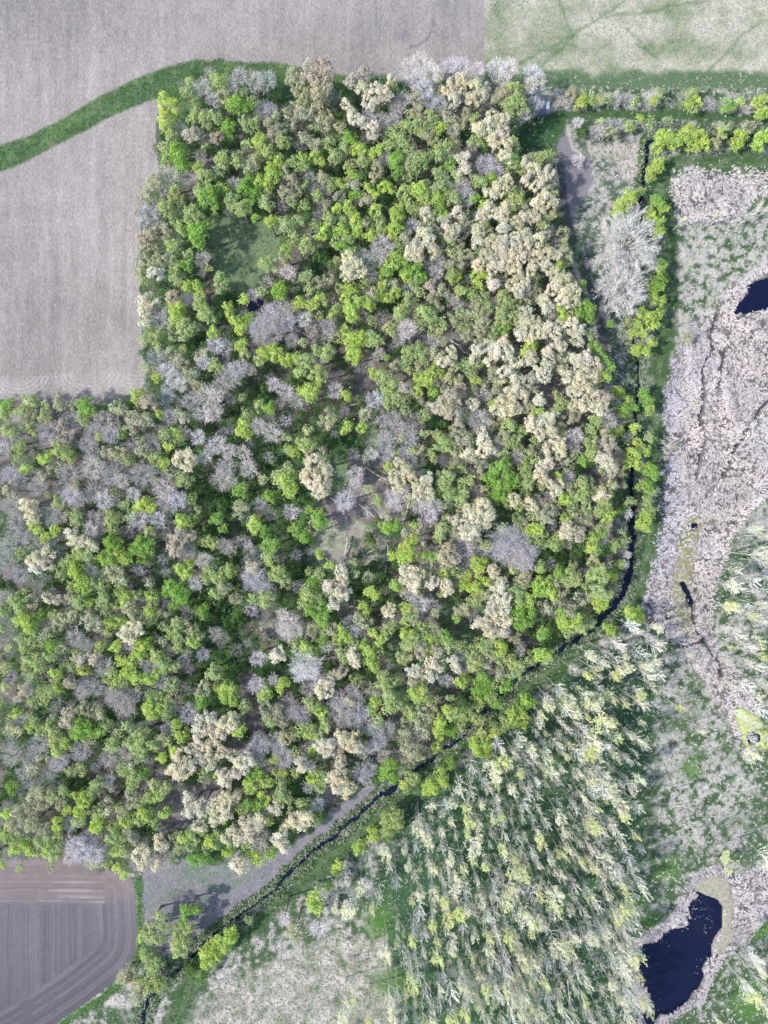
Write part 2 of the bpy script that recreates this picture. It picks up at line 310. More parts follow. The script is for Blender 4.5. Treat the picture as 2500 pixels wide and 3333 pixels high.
# grass under the poplars
PLANT = [(1330,2570),(1500,2490),(1700,2330),(1930,2110),(2120,2100),(2150,2200),(2120,2400),(2080,2500),(2090,2700),(2110,2900),(2060,3060),(2080,3200),(2100,3600),(1300,3600),(1310,3200),(1280,3100),(1200,2950),(1260,2740)]
m = soft(inpoly(jx, jy, PLANT), 3); C[:] = C*(1-m[..., None]) + meadowcol(sstep(0.56, 0.75, N3*0.6+N2*0.4)*0.6, np.array((0.22, 0.20, 0.18)), np.array((0.034, 0.078, 0.036)))*m[..., None]
for p, r in (((2060,2920),60),((2120,3000),45),((2170,2830),48),((2250,2500),45),((2440,3260),70),((2420,1190),28),((2430,1110),22),((1230,3000),60),((1270,3200),60),((2480,3020),40),((1800,2480),30)):
    m = np.exp(-(np.hypot(jx-p[0], jy-p[1])/r)**4); paint(m, LUSH, 0.85)
for ln in GREENPATHS:
    d = dpoly(jx, jy, ln); paint(np.exp(-(d/5.5)**2), (0.06, 0.12, 0.045), 0.6)
# reed beds
RM = np.zeros(GX.shape)
for p in REEDS: RM = np.maximum(RM, soft(inpoly(jx, jy, p), 2))
RMn = RM*sstep(0.2, 0.5, RM); cr = np.abs(fnoise(GX, GY, 2.6, 301, 2)-0.5); cr2 = np.abs(fnoise(GX+90, GY, 6.5, 307, 3)-0.5); crk = np.maximum(np.exp(-(cr/0.035)**2)*0.55, np.exp(-(cr2/0.022)**2)*0.9)
RB = np.array((0.235, 0.203, 0.190))*(0.72+0.6*(N3-0.5)+0.5*(N1-0.5))[..., None]*(1-0.62*crk[..., None]); GP = (sstep(0.60, 0.70, N2*0.6+N1*0.4)*0.6)[..., None]; RB = RB*(1-GP)+np.array((0.075, 0.12, 0.055))*GP
C[:] = C*(1-RM[..., None])+RB*RM[..., None]; zone(RM > 0.5, 9)
d = dpoly(jx, jy, [(2262,1700),(2240,1780),(2225,1860),(2215,1950),(2235,2050)]); OL = np.exp(-(d/32)**4); paint(OL, (0.22, 0.21, 0.10), 0.8)
d = dpoly(jx, jy, [(2270,1700),(2330,1690),(2400,1660)]); paint(np.exp(-(d/20)**4), (0.17, 0.17, 0.09), 0.6)
for p in ALGAE[:1]: paint(soft(inpoly(jx, jy, p), 2), (0.29, 0.27, 0.20), 0.85)
paint(soft(inpoly(jx, jy, ALGAE[1]), 2), (0.40, 0.43, 0.14))
# woodland floor
m = inpoly(jx, jy, WOODS); zone(m, 1); WM = m.copy()
gl = sstep(0.40, 0.62, N2*0.5+N4*0.5)
C[m] = (LITTER + (np.array((0.045, 0.085, 0.035))-LITTER)*gl[..., None])[m]
DIRT.append([(1130,1480),(1270,1480),(1340,1600),(1330,1700),(1240,1700),(1060,1705),(1030,1640),(1100,1590)])
for p in DIRT: paint(soft(inpoly(jx, jy, p), 3), (0.20, 0.172, 0.165), 0.9)
GLM = np.zeros(GX.shape, bool)
for i, p in enumerate(GLADES):
    mm = inpoly(jx, jy, p); GLM |= mm; zone(mm, 6); col = (0.125, 0.175, 0.095)
    if i == 7: col = (0.28, 0.29, 0.22)
    paint(soft(mm, 2), col)
    paint(soft(mm, 2)*sstep(0.5, 0.75, N3), (0.16, 0.19, 0.12), 0.4)
paint(soft(inpoly(jx, jy, GLADES[7]), 3)*sstep(0.45, 0.6, N2), (0.25, 0.22, 0.20), 0.8)
d = dpoly(sx_, sy_, RIDE); mm = d < 22; GLM |= mm; zone(mm, 6); paint(np.exp(-(d/24)**6), (0.08, 0.14, 0.06)); paint(np.exp(-((d-8)/3)**2), (0.17, 0.14, 0.12), 0.6)
# fields
m = inpoly(sx_, sy_, FIELD); zone(m & ~inpoly(sx_, sy_, STRIP), 2)
base = np.array((0.240, 0.213, 0.196)); fc = base*(0.78 + 0.46*N4 + 0.34*(fnoise(GX*3, GY*0.30, 9, 91)-0.5) + 0.20*(N1-0.5) + 0.26*(fnoise(GX*5, GY*1.2, 7, 95)-0.5) + 0.12*(N2-0.5))[..., None]
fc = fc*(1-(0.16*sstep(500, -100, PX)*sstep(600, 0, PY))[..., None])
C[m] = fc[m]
paint(m*sstep(0.5, 0.8, fnoise(GX*2, GY*0.6, 14, 93)), (0.25, 0.205, 0.190), 0.35)
for cx_, cy_ in ((60, 1200), (290, 1190), (440, 1170)):
    dd = np.hypot(PX-cx_, (PY-cy_)*1.1); paint(m*(PY > cy_+25)*np.exp(-((dd-85)/42)**2)*(0.5+0.5*np.sin(dd*0.45)), (0.42, 0.38, 0.37), 0.5)
for (x, y, rx, ry, k) in ((1320,110,28,16,.6),(1325,40,16,110,.3),(1222,60,5,90,.6),(1237,60,4,90,.6),(700,560,5,500,.12),(712,560,5,500,.12),(170,800,5,420,.18),(186,800,5,420,.18),(330,900,5,350,.15),(346,900,5,350,.15),(1480,60,40,90,.25),(1200,100,40,50,.2),(110,1180,40,30,.2)):
    paint(m*np.exp(-((jx-x)/rx)**2-((jy-y)/ry)**2), (0.13, 0.125, 0.14), k)
d = np.abs(np.hypot((PX-1330), (PY-75)*1.0)-78); paint(m*np.exp(-(d/4.5)**2)*((PX > 1330) & (PY > 60)), (0.11, 0.10, 0.11), 0.7)
d = np.abs(PX-1405); paint(m*np.exp(-(d/5)**2)*(PY < 75), (0.17, 0.16, 0.17), 0.4)
m = inpoly(sx_, sy_, STRIP); zone(m, 3); paint(soft(m, 1), np.array((0.054, 0.098, 0.040)))
for xx in (25, 38, 155, 168, 285, 300, 372, 385, 440, 455, 480, 492): paint(m*np.exp(-((PX-xx-(PY-400)*-0.02)/2.6)**2), (0.14, 0.21, 0.11), 0.35)
paint(m*sstep(0.45, 0.7, N2), (0.11, 0.17, 0.06), 0.45); paint(m*sstep(0.58, 0.72, N3), (0.035, 0.065, 0.03), 0.4); paint(m*sstep(0.62, 0.7, NF), (0.17, 0.20, 0.11), 0.35)
m = inpoly(sx_, sy_, SWFIELD); zone(m, 4)
pc = np.array((0.122, 0.111, 0.122)); k = sstep(2960, 2900, PY + (N1-0.5)*50)
dark = sstep(0.0, 1.0, (PY-2980 + 0.35*(PX-250))/420.0)
fc = pc*(1 + 0.18*(N4-0.5) + 0.10*(N2-0.5))[..., None]*(1-0.55*dark[..., None]*(0.6+0.4*N1[..., None])) + k[..., None]*np.array((0.050, 0.026, 0.012))
C[m] = fc[m]
m = inpoly(sx_, sy_, TRIFIELD); zone(m, 5)
C[m] = (np.array((0.205, 0.192, 0.200))*(0.92 + 0.25*(N2-0.5) + 0.15*(N4-0.5))[..., None])[m]
for x, y, rx, ry in ((640,2830,90,22),(740,2880,80,20),(555,2905,45,14),(520,2935,30,10),(700,2850,110,40),(680,2930,50,14)):
    paint(m*np.exp(-((jx-x)/rx)**2-((jy-y+0.25*(jx-x))/ry)**2)*sstep(0.3, 0.6, N3), (0.075, 0.15, 0.07), 0.8)
d = dpoly(sx_, sy_, [(1240,2570),(1120,2660),(1000,2760),(880,2860),(760,2950),(620,3060)]); paint(m*(np.exp(-((d-6)/3)**2)+np.exp(-((d-22)/3)**2)), (0.30, 0.29, 0.29), 0.35)
# verges, banks, lanes
VG = [(452,2840),(456,2960),(456,3100),(436,3160),(380,3215),(300,3270),(210,3335),(120,3400)]
d = dpoly(jx, jy, VG); mm = (d < 14) & ~inpoly(sx_, sy_, SWFIELD) & ~inpoly(sx_, sy_, TRIFIELD); zone(mm, 7); paint(soft(mm, 1), (0.058, 0.112, 0.036))
d = dpoly(jx, jy, BANK); mm = d < 40; zone(mm & (ZN != 9), 7)
bm = np.exp(-(d/38)**6); bs = 0.5*sstep(0.52, 0.7, N3)*(1-0.6*sstep(2300, 2800, PY)); paint(bm, (0.046, 0.086, 0.034)); paint(bm*bs, (0.24, 0.25, 0.19), 0.6)
paint(np.exp(-((d-4)/3)**2), (0.12, 0.17, 0.08), 0.5)
d2 = dpoly(jx, jy, DITCH); mm = (d2 < 34) & (ZN != 9); zone(mm, 7); bb = np.exp(-(d2/30)**6)
paint(bb, (0.050, 0.095, 0.040), 0.85); paint(np.exp(-((d2-15)/6)**2)*sstep(0.4, 0.6, N3), (0.27, 0.25, 0.22), 0.6)
tf = soft(inpoly(sx_, sy_, TRIFIELD) & (d2 > 17), 1)[..., None]; tcol = np.array((0.178, 0.170, 0.182))*(0.92 + 0.25*(N2-0.5) + 0.2*(N4-0.5) + 0.15*(NF-0.5))[..., None]
tgr = np.zeros(GX.shape)
for x, y, rx, ry in ((640,2830,100,26),(740,2880,90,22),(555,2905,50,16),(520,2935,36,12),(690,2850,120,44),(680,2930,60,16)): tgr = np.maximum(tgr, np.exp(-((jx-x)/rx)**2-((jy-y+0.25*(jx-x))/ry)**2)*sstep(0.35, 0.6, 0.5*N3+0.5*NF))
tcol = tcol*(1-0.75*tgr[..., None]) + np.array((0.085, 0.14, 0.075))*0.75*tgr[..., None]; C[:] = C*(1-tf)+tcol*tf
m = inpoly(sx_, sy_, SCRUB) & (d2 > 18); zone(m, 0); gs = sstep(0.46, 0.64, N3*0.4+N2*0.25+NF*0.35); Ccopy = meadowcol(gs, np.array((0.34, 0.31, 0.30)), np.array((0.07, 0.10, 0.07))); ms = soft(m, 2)[..., None]; C[:] = C*(1-ms)+Ccopy*ms
m = soft(inpoly(jx, jy, SAND), 2); paint(m, (0.38, 0.32, 0.30))
d = dpoly(jx, jy, [(1845,408),(1850,440),(1870,480),(1900,508)]); paint(np.exp(-(d/7)**2), (0.44, 0.38, 0.36), 0.9)
d = dpoly(sx_, sy_, LANE); mm = (d < 15); zone(mm, 7); paint(np.exp(-(d/15)**6), (0.038, 0.085, 0.030)); paint(np.exp(-((d-5)/2.5)**2), (0.10, 0.13, 0.08), 0.4)
m = inpoly(sx_, sy_, CORNER); zone(m, 7); paint(soft(m, 2), (0.040, 0.088, 0.036))
m = inpoly(jx, jy, SOILPATCH); zone(m, 8); paint(soft(m, 2), (0.17, 0.155, 0.165))
d = dpoly(sx_, sy_, WTRACK); mm = (d < 14); zone(mm, 8); tm = np.exp(-(d/14)**6); paint(tm, (0.085, 0.078, 0.085)); ru = np.exp(-((d-8)/2.6)**2)
paint(ru, (0.055, 0.05, 0.06), 0.8); paint(tm*sstep(720, 800, PY)*(1-ru)*sstep(960, 860, PY), (0.05, 0.11, 0.04), 0.8)
d = dpoly(sx_, sy_, [(1932,1460),(1922,1560),(1924,1660),(1935,1780)]); zone(d < 12, 8); paint(np.exp(-(d/12)**6), (0.12, 0.11, 0.11)); paint(np.exp(-((d-7)/2.6)**2), (0.05, 0.045, 0.05), 0.7)
# long lines that the furrows follow
ROW = GX.copy()
m = ZN == 4
edge = dpoly(PX, PY, [(-900,2760),(250,2790),(405,2822),(443,2870),(450,2950),(453,3050),(445,3110),(412,3165),(350,3215),(280,3270),(180,3340),(90,3395),(-900,3900)])/SX
ROW[m] = edge[m]; mid = m & (PX < 325) & (PY > 2945) & (edge > 13.2 + (N2-0.5)*1.5); ROW[mid] = GX[mid]; top = m & (PX < 345) & (PY <= 2945); ROW[top] = GY[top]*1.0
out_ = m & ~mid & ~top
for dc, w, c_, k_ in ((10.8, .45, (0.06, 0.055, 0.07), .75), (11.9, .3, (0.30, 0.28, 0.28), .5), (12.8, .3, (0.30, 0.28, 0.28), .4), (3.0, .3, (0.30, 0.28, 0.28), .5), (4.0, .3, (0.30, 0.28, 0.28), .4), (6.4, .4, (0.07, 0.065, 0.08), .5), (7.4, .3, (0.28, 0.26, 0.27), .5), (9.6, .3, (0.28, 0.26, 0.27), .35)):
    paint(out_*np.exp(-((edge-dc+(N1-0.5)*0.6)/w)**2)*sstep(0.25, 0.5, N2), c_, k_*0.38)
for yy in (2893, 2897, 2912, 2916, 2929, 2868, 2850): paint(top*np.exp(-((PY-yy-0.02*PX+(N1-0.5)*6)/1.8)**2)*sstep(0.35, 0.6, N2), (0.32, 0.28, 0.27), 0.5)
for xx in (20, 42, 80, 120, 176, 214, 262): paint(mid*np.exp(-((PX-xx+(N1-0.5)*8)/7)**2)*sstep(0.3, 0.7, N4+0.3*(N2-0.5)), (0.19, 0.18, 0.185), 0.5)
ROW += (vnoise(GX, GY, 7, 5)-0.5)*0.5
# relief: gentle, with the ditch, runnels, pools and hollows cut in
Z = (N1-0.5)*0.20 + (N3-0.5)*0.10
Z[(ZN == 2) | (ZN == 4) | (ZN == 5)] *= 0.4
wid = 0.8 + 0.5*sstep(1500, 1300, PY) + 6.5*sstep(1400, 1700, PY)*sstep(2060, 1980, PY) + 2*sstep(2450, 2560, PY)*sstep(2760, 2650, PY) - 1.5*sstep(2800, 2900, PY)
DCUT = sstep(wid+13, wid-3, d2 + (N3-0.5)*9)
DCUT *= 1-np.exp(-((PX-1952)/15)**4-((PY-2054)/15)**4)
Z -= 1.25*DCUT
for ln in RUNNELS:
    dd = dpoly(jx, jy, ln); cut = np.exp(-(dd/5.0)**2); Z -= 0.75*cut; paint(cut, (0.03, 0.03, 0.035), 0.9)
dd = dpoly(sx_, sy_, [(2228,1900),(2242,1935),(2250,1960)]); Z -= 0.9*np.exp(-(dd/8)**2)
WLEV = -0.55
for p in PONDS:
    m = soft(inpoly(PX + wx*14 + (N3-0.5)*10, PY + wy*14 + (N2-0.5)*6, p), 2); Z -= 1.3*sstep(0.2, 0.8, m); paint(sstep(0.3, 0.7, m), (0.03, 0.03, 0.04))
paint(sstep(0.35, 0.7, DCUT), (0.06, 0.06, 0.055), 0.85)

nv = GX.size; ny, nx = GX.shape
idx = np.arange(nv).reshape(ny, nx)
Q = np.stack([idx[:-1,:-1], idx[:-1,1:], idx[1:,1:], idx[1:,:-1]], -1).reshape(-1, 4)
zq = ZN[:-1,:-1].ravel()
V = np.stack([GX, GY, Z], -1).reshape(-1, 3); CF = np.clip(C, 0.004, 0.9).reshape(-1, 3); RF = ROW.ravel()
for i, nm in enumerate(zones):
    q = Q[zq == i]
    if not len(q): continue
    u, inv = np.unique(q, return_inverse=True)
    link(nm, mesh_np(nm, V[u], inv.reshape(-1, 4), [zmat[i]], col=CF[u], extra={'Row': RF[u]}, smooth=True), kind='structure')
# the land goes on beyond the mapped part
B = 134.0; D = 176.0; E = 3000.0
xs = np.array([-E, -B, B, E]); ys = np.array([-E, -D, D, E]); vv = np.array([(x, y, -0.03) for y in ys for x in xs])
ff = [(j*4+i, j*4+i+1, (j+1)*4+i+1, (j+1)*4+i) for j in range(3) for i in range(3) if not (i == 1 and j == 1)]
link('ground', mesh_np('ground', vv, np.array(ff), [M_MEADOW], col=np.tile((0.24, 0.26, 0.17), (16, 1)), extra={'Row': vv[:, 0]}), kind='structure')
# water surfaces
def flat_poly(name, pts, z, mat, **kw):
    v = [(*W(x, y), z) for x, y in pts]; me = bpy.data.meshes.new(name); me.from_pydata(v, [], [list(range(len(v)))[::-1]]); me.materials.append(mat); me.update()
    return link(name, me, kind='structure', **kw)
def grow(p, r):
    cx = sum(a for a, b in p)/len(p); cy = sum(b for a, b in p)/len(p)
    return [(a+(a-cx)/math.hypot(a-cx, b-cy)*r, b+(b-cy)/math.hypot(a-cx, b-cy)*r) for a, b in p]
for nm, p in zip(POND_NAMES, PONDS):
    if len(p) > 12: p = [(2262,2896),(2305,2908),(2350,2926),(2368,2961),(2364,3025),(2330,3080),(2328,3130),(2304,3150),(2300,3192),(2275,3236),(2228,3288),(2190,3312),(2140,3340),(2120,3420),(2070,3420),(2070,3300),(2060,3180),(2070,3060),(2140,3050),(2150,3026),(2215,3008),(2228,2990),(2222,2940)]
    else: p = grow(p, 12)
    flat_poly(nm, p, WLEV, M_WATER)
def ribbon(name, line, hw, z, mat):
    pts = [np.array(W(*p)) for p in line]; L = []; R = []
    for i, p in enumerate(pts):
        d = pts[min(i+1, len(pts)-1)]-pts[max(i-1, 0)]; d /= np.linalg.norm(d); n = np.array((-d[1], d[0])); L.append((*(p+n*hw), z)); R.append((*(p-n*hw), z))
    n = len(pts); link(name, mesh_np(name, np.array(L+R), np.array([(i, n+i, n+i+1, i+1) for i in range(n-1)]), [mat]), kind='structure')
ribbon('ditch_water', DITCH, 2.6, WLEV, M_WATER)
ribbon('runnel_water', [(2222,1888),(2240,1930),(2254,1965)], 0.7, WLEV+0.02, M_WATER)

def zone_at(px, py):
    """index of the grid cell under a pixel"""
    j = np.clip(((1666.5-np.asarray(py))/SX + 176)/STEP, 0, ny-1).astype(int); i = np.clip(((np.asarray(px)-1250)/SX + 134)/STEP, 0, nx-1).astype(int)
    return j, i

# ---- crowns read off the photograph in tiles: u v radius kind
TILES = [
((0, 0), """1010 640 80 Y;1000 725 72 Y;1125 560 45 L;1215 520 55 B;1310 490 55 L;1260 440 40 B;1440 450 50 B;1380 500 45 B;1530 480 55 B;1600 480 55 B
1340 580 45 K;1270 590 40 B;1080 770 45 B;1030 830 48 L;1065 920 70 G;1015 960 50 L;1100 985 50 G;1170 800 45 T;1180 690 45 L;1235 720 58 L;1300 700 52 L
1420 635 66 G;1490 645 40 G;1380 780 58 G;1300 830 45 T;1485 740 52 L;1570 650 45 B;1630 660 40 B;1620 750 50 o;1560 850 62 Y;1600 920 55 L;1640 820 40 o
1340 960 58 L;1420 975 50 L;1485 1000 46 K;1540 950 40 L;1185 1005 42 Y;1240 1060 58 L;1130 1060 48 B;1010 1050 66 B;930 1100 66 K;870 1180 58 K;970 1130 48 B
1060 1160 55 L;1000 1255 58 L;900 1280 58 B;860 1330 42 B;1340 1130 46 Y;1405 1100 42 B;1250 1185 75 G;1200 1150 46 L;1400 1210 58 L;1470 1130 50 G;1450 1245 55 L
1560 1090 42 Y;1605 1110 42 Y;1640 1050 50 Y;1600 1220 50 L;1620 1330 45 Y;1165 1300 72 L;1195 1395 76 G;1090 1370 50 L;980 1400 66 o;880 1430 62 T;1050 1480 58 L
860 1560 66 K;950 1575 58 o;1005 1550 46 o;1120 1590 50 G;1215 1550 50 B;1050 1625 46 L;930 1490 42 o;980 1020 40 K;1500 1080 40 G"""),
((800, 0), """300 480 70 o;390 430 75 T;470 420 70 T;440 540 70 T;340 560 60 o;480 520 55 T;650 490 55 T;710 450 55 T;700 540 55 O;780 560 60 O;830 560 50 O;740 620 50 O
990 400 60 W;1050 370 60 W;1110 430 62 W;1030 460 60 W;1080 530 55 W;1240 380 50 W;1300 390 45 W;1395 410 42 W;1510 400 55 W;1580 400 55 W;1550 470 50 W
1230 520 55 O;1310 480 55 O;1380 520 55 O;1250 600 50 O;1350 600 50 O;1420 570 50 O;1545 560 40 T;1610 540 60 L;1600 640 60 L
950 590 50 B;1030 590 50 K;1110 600 50 B;1165 620 45 B;900 650 45 B;280 670 55 K;350 680 50 K;430 670 55 K;480 700 45 K;260 750 42 K;350 820 48 K;470 760 48 K;560 760 45 K
650 700 50 O;700 740 48 O;760 780 55 O;740 700 45 B;820 720 50 B;880 720 45 B;420 870 40 o;150 730 40 o;200 780 45 o;230 850 50 L;100 850 55 Y;50 740 45 L;130 900 50 G
620 830 55 G;680 900 50 Y;600 880 45 L;500 860 42 L;700 960 45 L;530 940 50 L;410 945 45 Y;345 945 42 Y;280 980 45 L;340 1000 45 L;200 980 45 Y;150 1010 42 Y;230 1030 40 o
40 980 55 K;30 1080 50 G;90 1100 45 Y;150 1110 45 Y;60 1160 50 G;130 1190 48 L;20 1230 45 G;280 1080 45 T;300 1130 42 o;240 1160 50 o;350 1110 35 L;470 1070 45 o;380 1060 38 B
640 1050 38 Y;570 1100 35 Y;650 1110 38 o;740 1130 35 Y;830 1120 38 Y;660 1170 42 G;620 1240 38 Y;550 1250 32 Y;560 1180 40 o;490 1230 35 o;430 1180 45 L;350 1240 42 L;720 1200 35 o
780 1260 45 Y;800 1310 40 L;900 1300 58 Y;900 1360 45 Y;660 1330 50 Y;680 1390 42 Y;730 1340 40 K;570 1390 50 Y;610 1440 45 L;750 1410 40 Y;820 1370 50 L;590 1480 50 G
150 1340 50 Y;240 1350 52 L;290 1430 40 L;370 1470 52 L;500 1320 45 L;470 1370 35 Y;1000 1350 45 B;1010 970 60 L;900 960 60 G;910 1040 40 G;960 1000 35 o
880 800 50 L;960 770 50 L;1030 760 50 L;1110 730 55 L;1170 770 45 Y;1050 800 40 L;940 850 55 L;860 870 45 L;810 900 35 Y;1210 700 50 K;1270 740 50 K;1240 780 45 B
1200 880 55 L;1150 930 50 L;1070 960 55 L;1250 960 40 G;1310 950 42 O;1310 1020 42 O;790 1000 48 o;770 1060 40 o;950 1150 50 L;1040 1150 65 Y;1080 1190 45 L;990 1230 45 L
1150 1040 50 L;1170 1110 50 L;1150 1190 45 Y;1130 1150 40 o;1080 1280 45 O;1130 1290 40 L;1190 1290 45 G;1190 1330 40 T;1270 1280 42 O;1250 1200 48 L;1300 1120 60 B;1330 1180 50 B
1370 1190 35 G;1430 1240 50 Y;1410 1100 45 L;1480 1070 38 G;1440 980 60 B;1500 1020 50 B;1480 700 50 O;1540 720 55 O;1450 760 55 O;1400 780 50 O;1540 790 50 O;1400 850 42 L;1500 860 48 O;1560 880 55 O
1560 950 50 O;1610 880 40 L;1600 1000 50 L;1530 1130 60 O;1570 1090 50 O;1600 1180 55 L;1480 1160 40 O;1470 1260 55 O;1420 1300 50 O;1540 1290 50 O;1600 1270 45 L;1400 1380 45 O;1550 1370 50 O
1620 1340 45 O;1240 1390 55 O;1210 1350 40 O;1390 1450 42 O;1480 1440 45 O;1550 1450 50 O;1620 1430 45 O;1640 1510 45 O;1530 1510 50 O;1450 1530 50 O;1400 1590 50 O;1480 1610 50 O;1570 1590 50 O
1220 1440 50 L;1280 1470 45 o;1340 1540 50 o;1070 1420 60 O;1020 1480 60 O;1100 1450 50 O;1130 1510 45 O;990 1530 50 O;1110 1400 40 o;820 1480 72 B;710 1560 60 B;800 1530 50 B
900 1540 50 Y;870 1590 55 Y;960 1590 55 G;1020 1620 50 G;840 1640 45 G;620 1560 60 O;680 1620 60 O;600 1620 50 O;130 1590 58 L;210 1590 50 K;250 1630 45 W;330 1340 30 L;450 1530 50 D;240 1510 50 G;1230 1600 45 o;1150 1570 60 B"""),
((1600, 0), """40 400 55 W;110 390 55 W;80 460 50 W;250 430 50 W;240 500 45 W;290 470 42 W;160 520 55 L;150 600 55 L;180 640 50 L;70 560 45 T;200 690 40 B;270 620 40 B
480 560 50 T;550 600 50 Y;530 630 42 Y;610 590 40 L;650 600 38 L;700 600 38 L;740 590 42 B;820 590 42 B;860 610 35 L;940 610 32 B;1000 570 42 L;970 610 30 Y;1200 570 48 L;1230 610 48 Y;1180 630 35 Y
1210 650 35 L;1300 620 48 B;1420 640 50 G;1490 610 30 Y;1530 650 38 B;1610 620 52 Y;1640 670 45 Y;1600 690 40 Y;450 620 30 B;425 600 30 B
525 730 30 W;655 725 18 Y;700 740 40 B;760 750 40 B;820 760 48 L;890 720 25 Y;950 740 42 L;1060 720 28 L;550 790 40 D;640 790 48 B;720 800 50 o
1040 830 62 Y;1000 880 52 Y;1100 860 48 Y;1180 790 58 Y;1150 850 52 Y;1240 820 58 Y;1280 860 48 Y;1210 890 45 Y;980 1010 52 Y;1010 980 45 Y;960 1050 42 Y;1390 790 50 L;1350 860 40 o;1490 830 55 Y;1470 870 42 Y;1630 830 58 Y;1600 870 48 Y;1540 760 42 K
820 1170 52 Y;790 1230 58 Y;760 1280 48 Y;840 1200 45 Y;890 1150 32 L;990 1220 50 G;1030 1260 42 Y;960 1290 46 Y;1010 1340 46 Y;1000 1400 42 Y;1020 1590 42 G
780 1400 75 W;880 1350 72 W;720 1430 60 W;860 1450 72 W;940 1410 60 W;770 1520 70 W;900 1550 72 W;1000 1520 60 W;520 960 40 W;350 1400 28 K
80 720 55 O;60 790 55 O;40 880 50 O;100 880 50 O;130 850 35 L;120 960 50 G;250 1010 45 O;330 1040 52 O;200 1080 40 O;350 930 40 L;300 950 45 L;70 1110 52 O;280 1120 50 O;310 1190 52 O;270 1220 45 O
160 1200 45 L;130 1150 42 L;90 1240 42 O;180 1320 50 O;250 1300 50 O;100 1370 50 O;60 1310 45 O;30 1270 40 L;200 1400 48 O;300 1360 42 L;340 1300 35 L;40 1480 45 O;130 1470 48 O;210 1460 48 O;280 1440 42 O
100 1560 48 O;180 1550 50 O;260 1540 50 O;340 1520 48 O;330 1600 50 O;400 1600 45 Y;240 1620 45 O;150 1630 48 O;60 1600 45 O;390 1530 40 O;450 1560 40 K;20 1550 40 O"""),
((0, 800), """830 130 50 K;900 90 60 o;960 110 60 o;930 170 55 O;840 60 50 T;1050 100 50 L;1120 110 50 G;1060 190 50 L;1120 250 42 Y;1180 250 45 Y;1200 290 32 Y;1325 220 62 L;1035 310 50 T;890 330 60 O;870 390 50 O;950 380 55 B;960 450 50 B
1210 350 58 L;1150 320 45 B;1240 420 60 L;1070 390 62 Y;1050 430 50 Y;1110 500 68 L;1040 540 42 K;930 550 52 L;1370 360 40 Y;1380 410 40 Y;1420 450 48 Y;1500 440 45 G;1280 530 52 Y;1290 590 45 W;1540 460 60 B;1620 420 70 B;1560 540 60 B;1640 530 60 B
1455 600 45 Y;1470 650 40 L;1600 650 58 Y;1640 620 42 Y;1560 690 45 L;1030 640 45 K;1200 660 48 K;1220 700 45 W;1090 700 55 o;1300 720 48 L;1250 650 42 K;1350 600 40 B;930 660 50 B;910 750 42 K;950 790 42 Y;1000 750 50 W;1040 790 50 W;1080 830 45 W
1150 780 60 K;1180 840 50 K;1110 830 40 K;1380 770 72 B;1420 740 60 B;1330 830 60 B;1240 900 58 W;1290 900 48 W;1220 1010 50 W;1280 1000 48 W;1200 870 42 K;1140 930 60 B;1000 900 50 B;1490 740 42 B
820 900 52 Y;840 950 45 K;890 940 58 T;700 970 52 K;730 990 40 K;530 1000 55 G;500 1040 42 L;370 950 55 o;180 930 50 L;50 960 45 G;30 1000 45 L;140 1000 48 L;190 1010 50 o;270 1020 50 L;60 1110 60 L;170 1080 45 L;380 1080 45 T;390 1150 50 T
100 1020 35 W;800 1060 72 K;870 1050 60 K;620 1060 78 B;560 1120 60 B;660 1130 60 B;450 1050 60 B;730 1120 35 G;590 1150 26 Y;960 1010 40 Y;1020 1020 50 B;1100 1040 35 T;1130 1020 38 K;1160 1020 38 K;1060 1120 42 Y;990 1140 42 L;1080 1160 40 L;1010 1195 32 Y
300 1110 60 B;280 1160 50 B;130 1210 52 L;50 1170 45 B;20 1210 45 W;370 1210 58 L;420 1270 50 L;520 1190 50 B;560 1230 48 B;680 1260 55 K;720 1250 48 K;640 1240 35 o;770 1290 42 L;860 1210 62 K;920 1200 45 B;790 1220 42 B
940 1270 40 L;990 1310 38 Y;910 1290 30 L;1115 1285 75 O;1025 1360 42 K;1190 1150 48 W;1225 1265 45 W;1300 1190 58 W;1370 1230 55 W;1460 1240 40 W;1350 1330 65 B;1490 1330 55 W;1340 1400 70 B;1460 1080 48 Y;1480 1010 42 L;1440 1110 38 Y;1560 960 42 L;1620 970 42 G
1550 1080 45 W;1630 1120 60 W;1640 830 42 W;550 1330 65 W;60 1370 62 B;150 1340 35 Y;265 1280 38 Y;410 1370 70 B;310 1350 42 K;250 1390 45 K;230 1450 60 B;660 1380 60 B;850 1370 80 B;730 1410 48 W;440 1440 55 K;60 1460 42 T;90 1480 38 T
170 1560 60 O;190 1620 55 O;350 1540 45 L;460 1520 58 B;550 1480 60 B;620 1530 60 W;690 1480 32 L;800 1490 48 W;870 1550 58 Y;830 1570 42 Y;910 1580 42 Y;980 1460 60 W;1060 1530 60 W;980 1540 50 W;1110 1400 55 L;1150 1520 40 L;1450 1470 50 G;1440 1580 60 K;1560 1550 45 B
1620 1500 45 G;760 1560 40 L;680 1620 60 L;560 1640 55 B;830 1640 55 W;950 1640 50 W;460 1620 42 L;60 1560 60 B;300 1600 60 B;150 1650 35 B;1090 1640 45 Y;1300 1640 45 G"""),
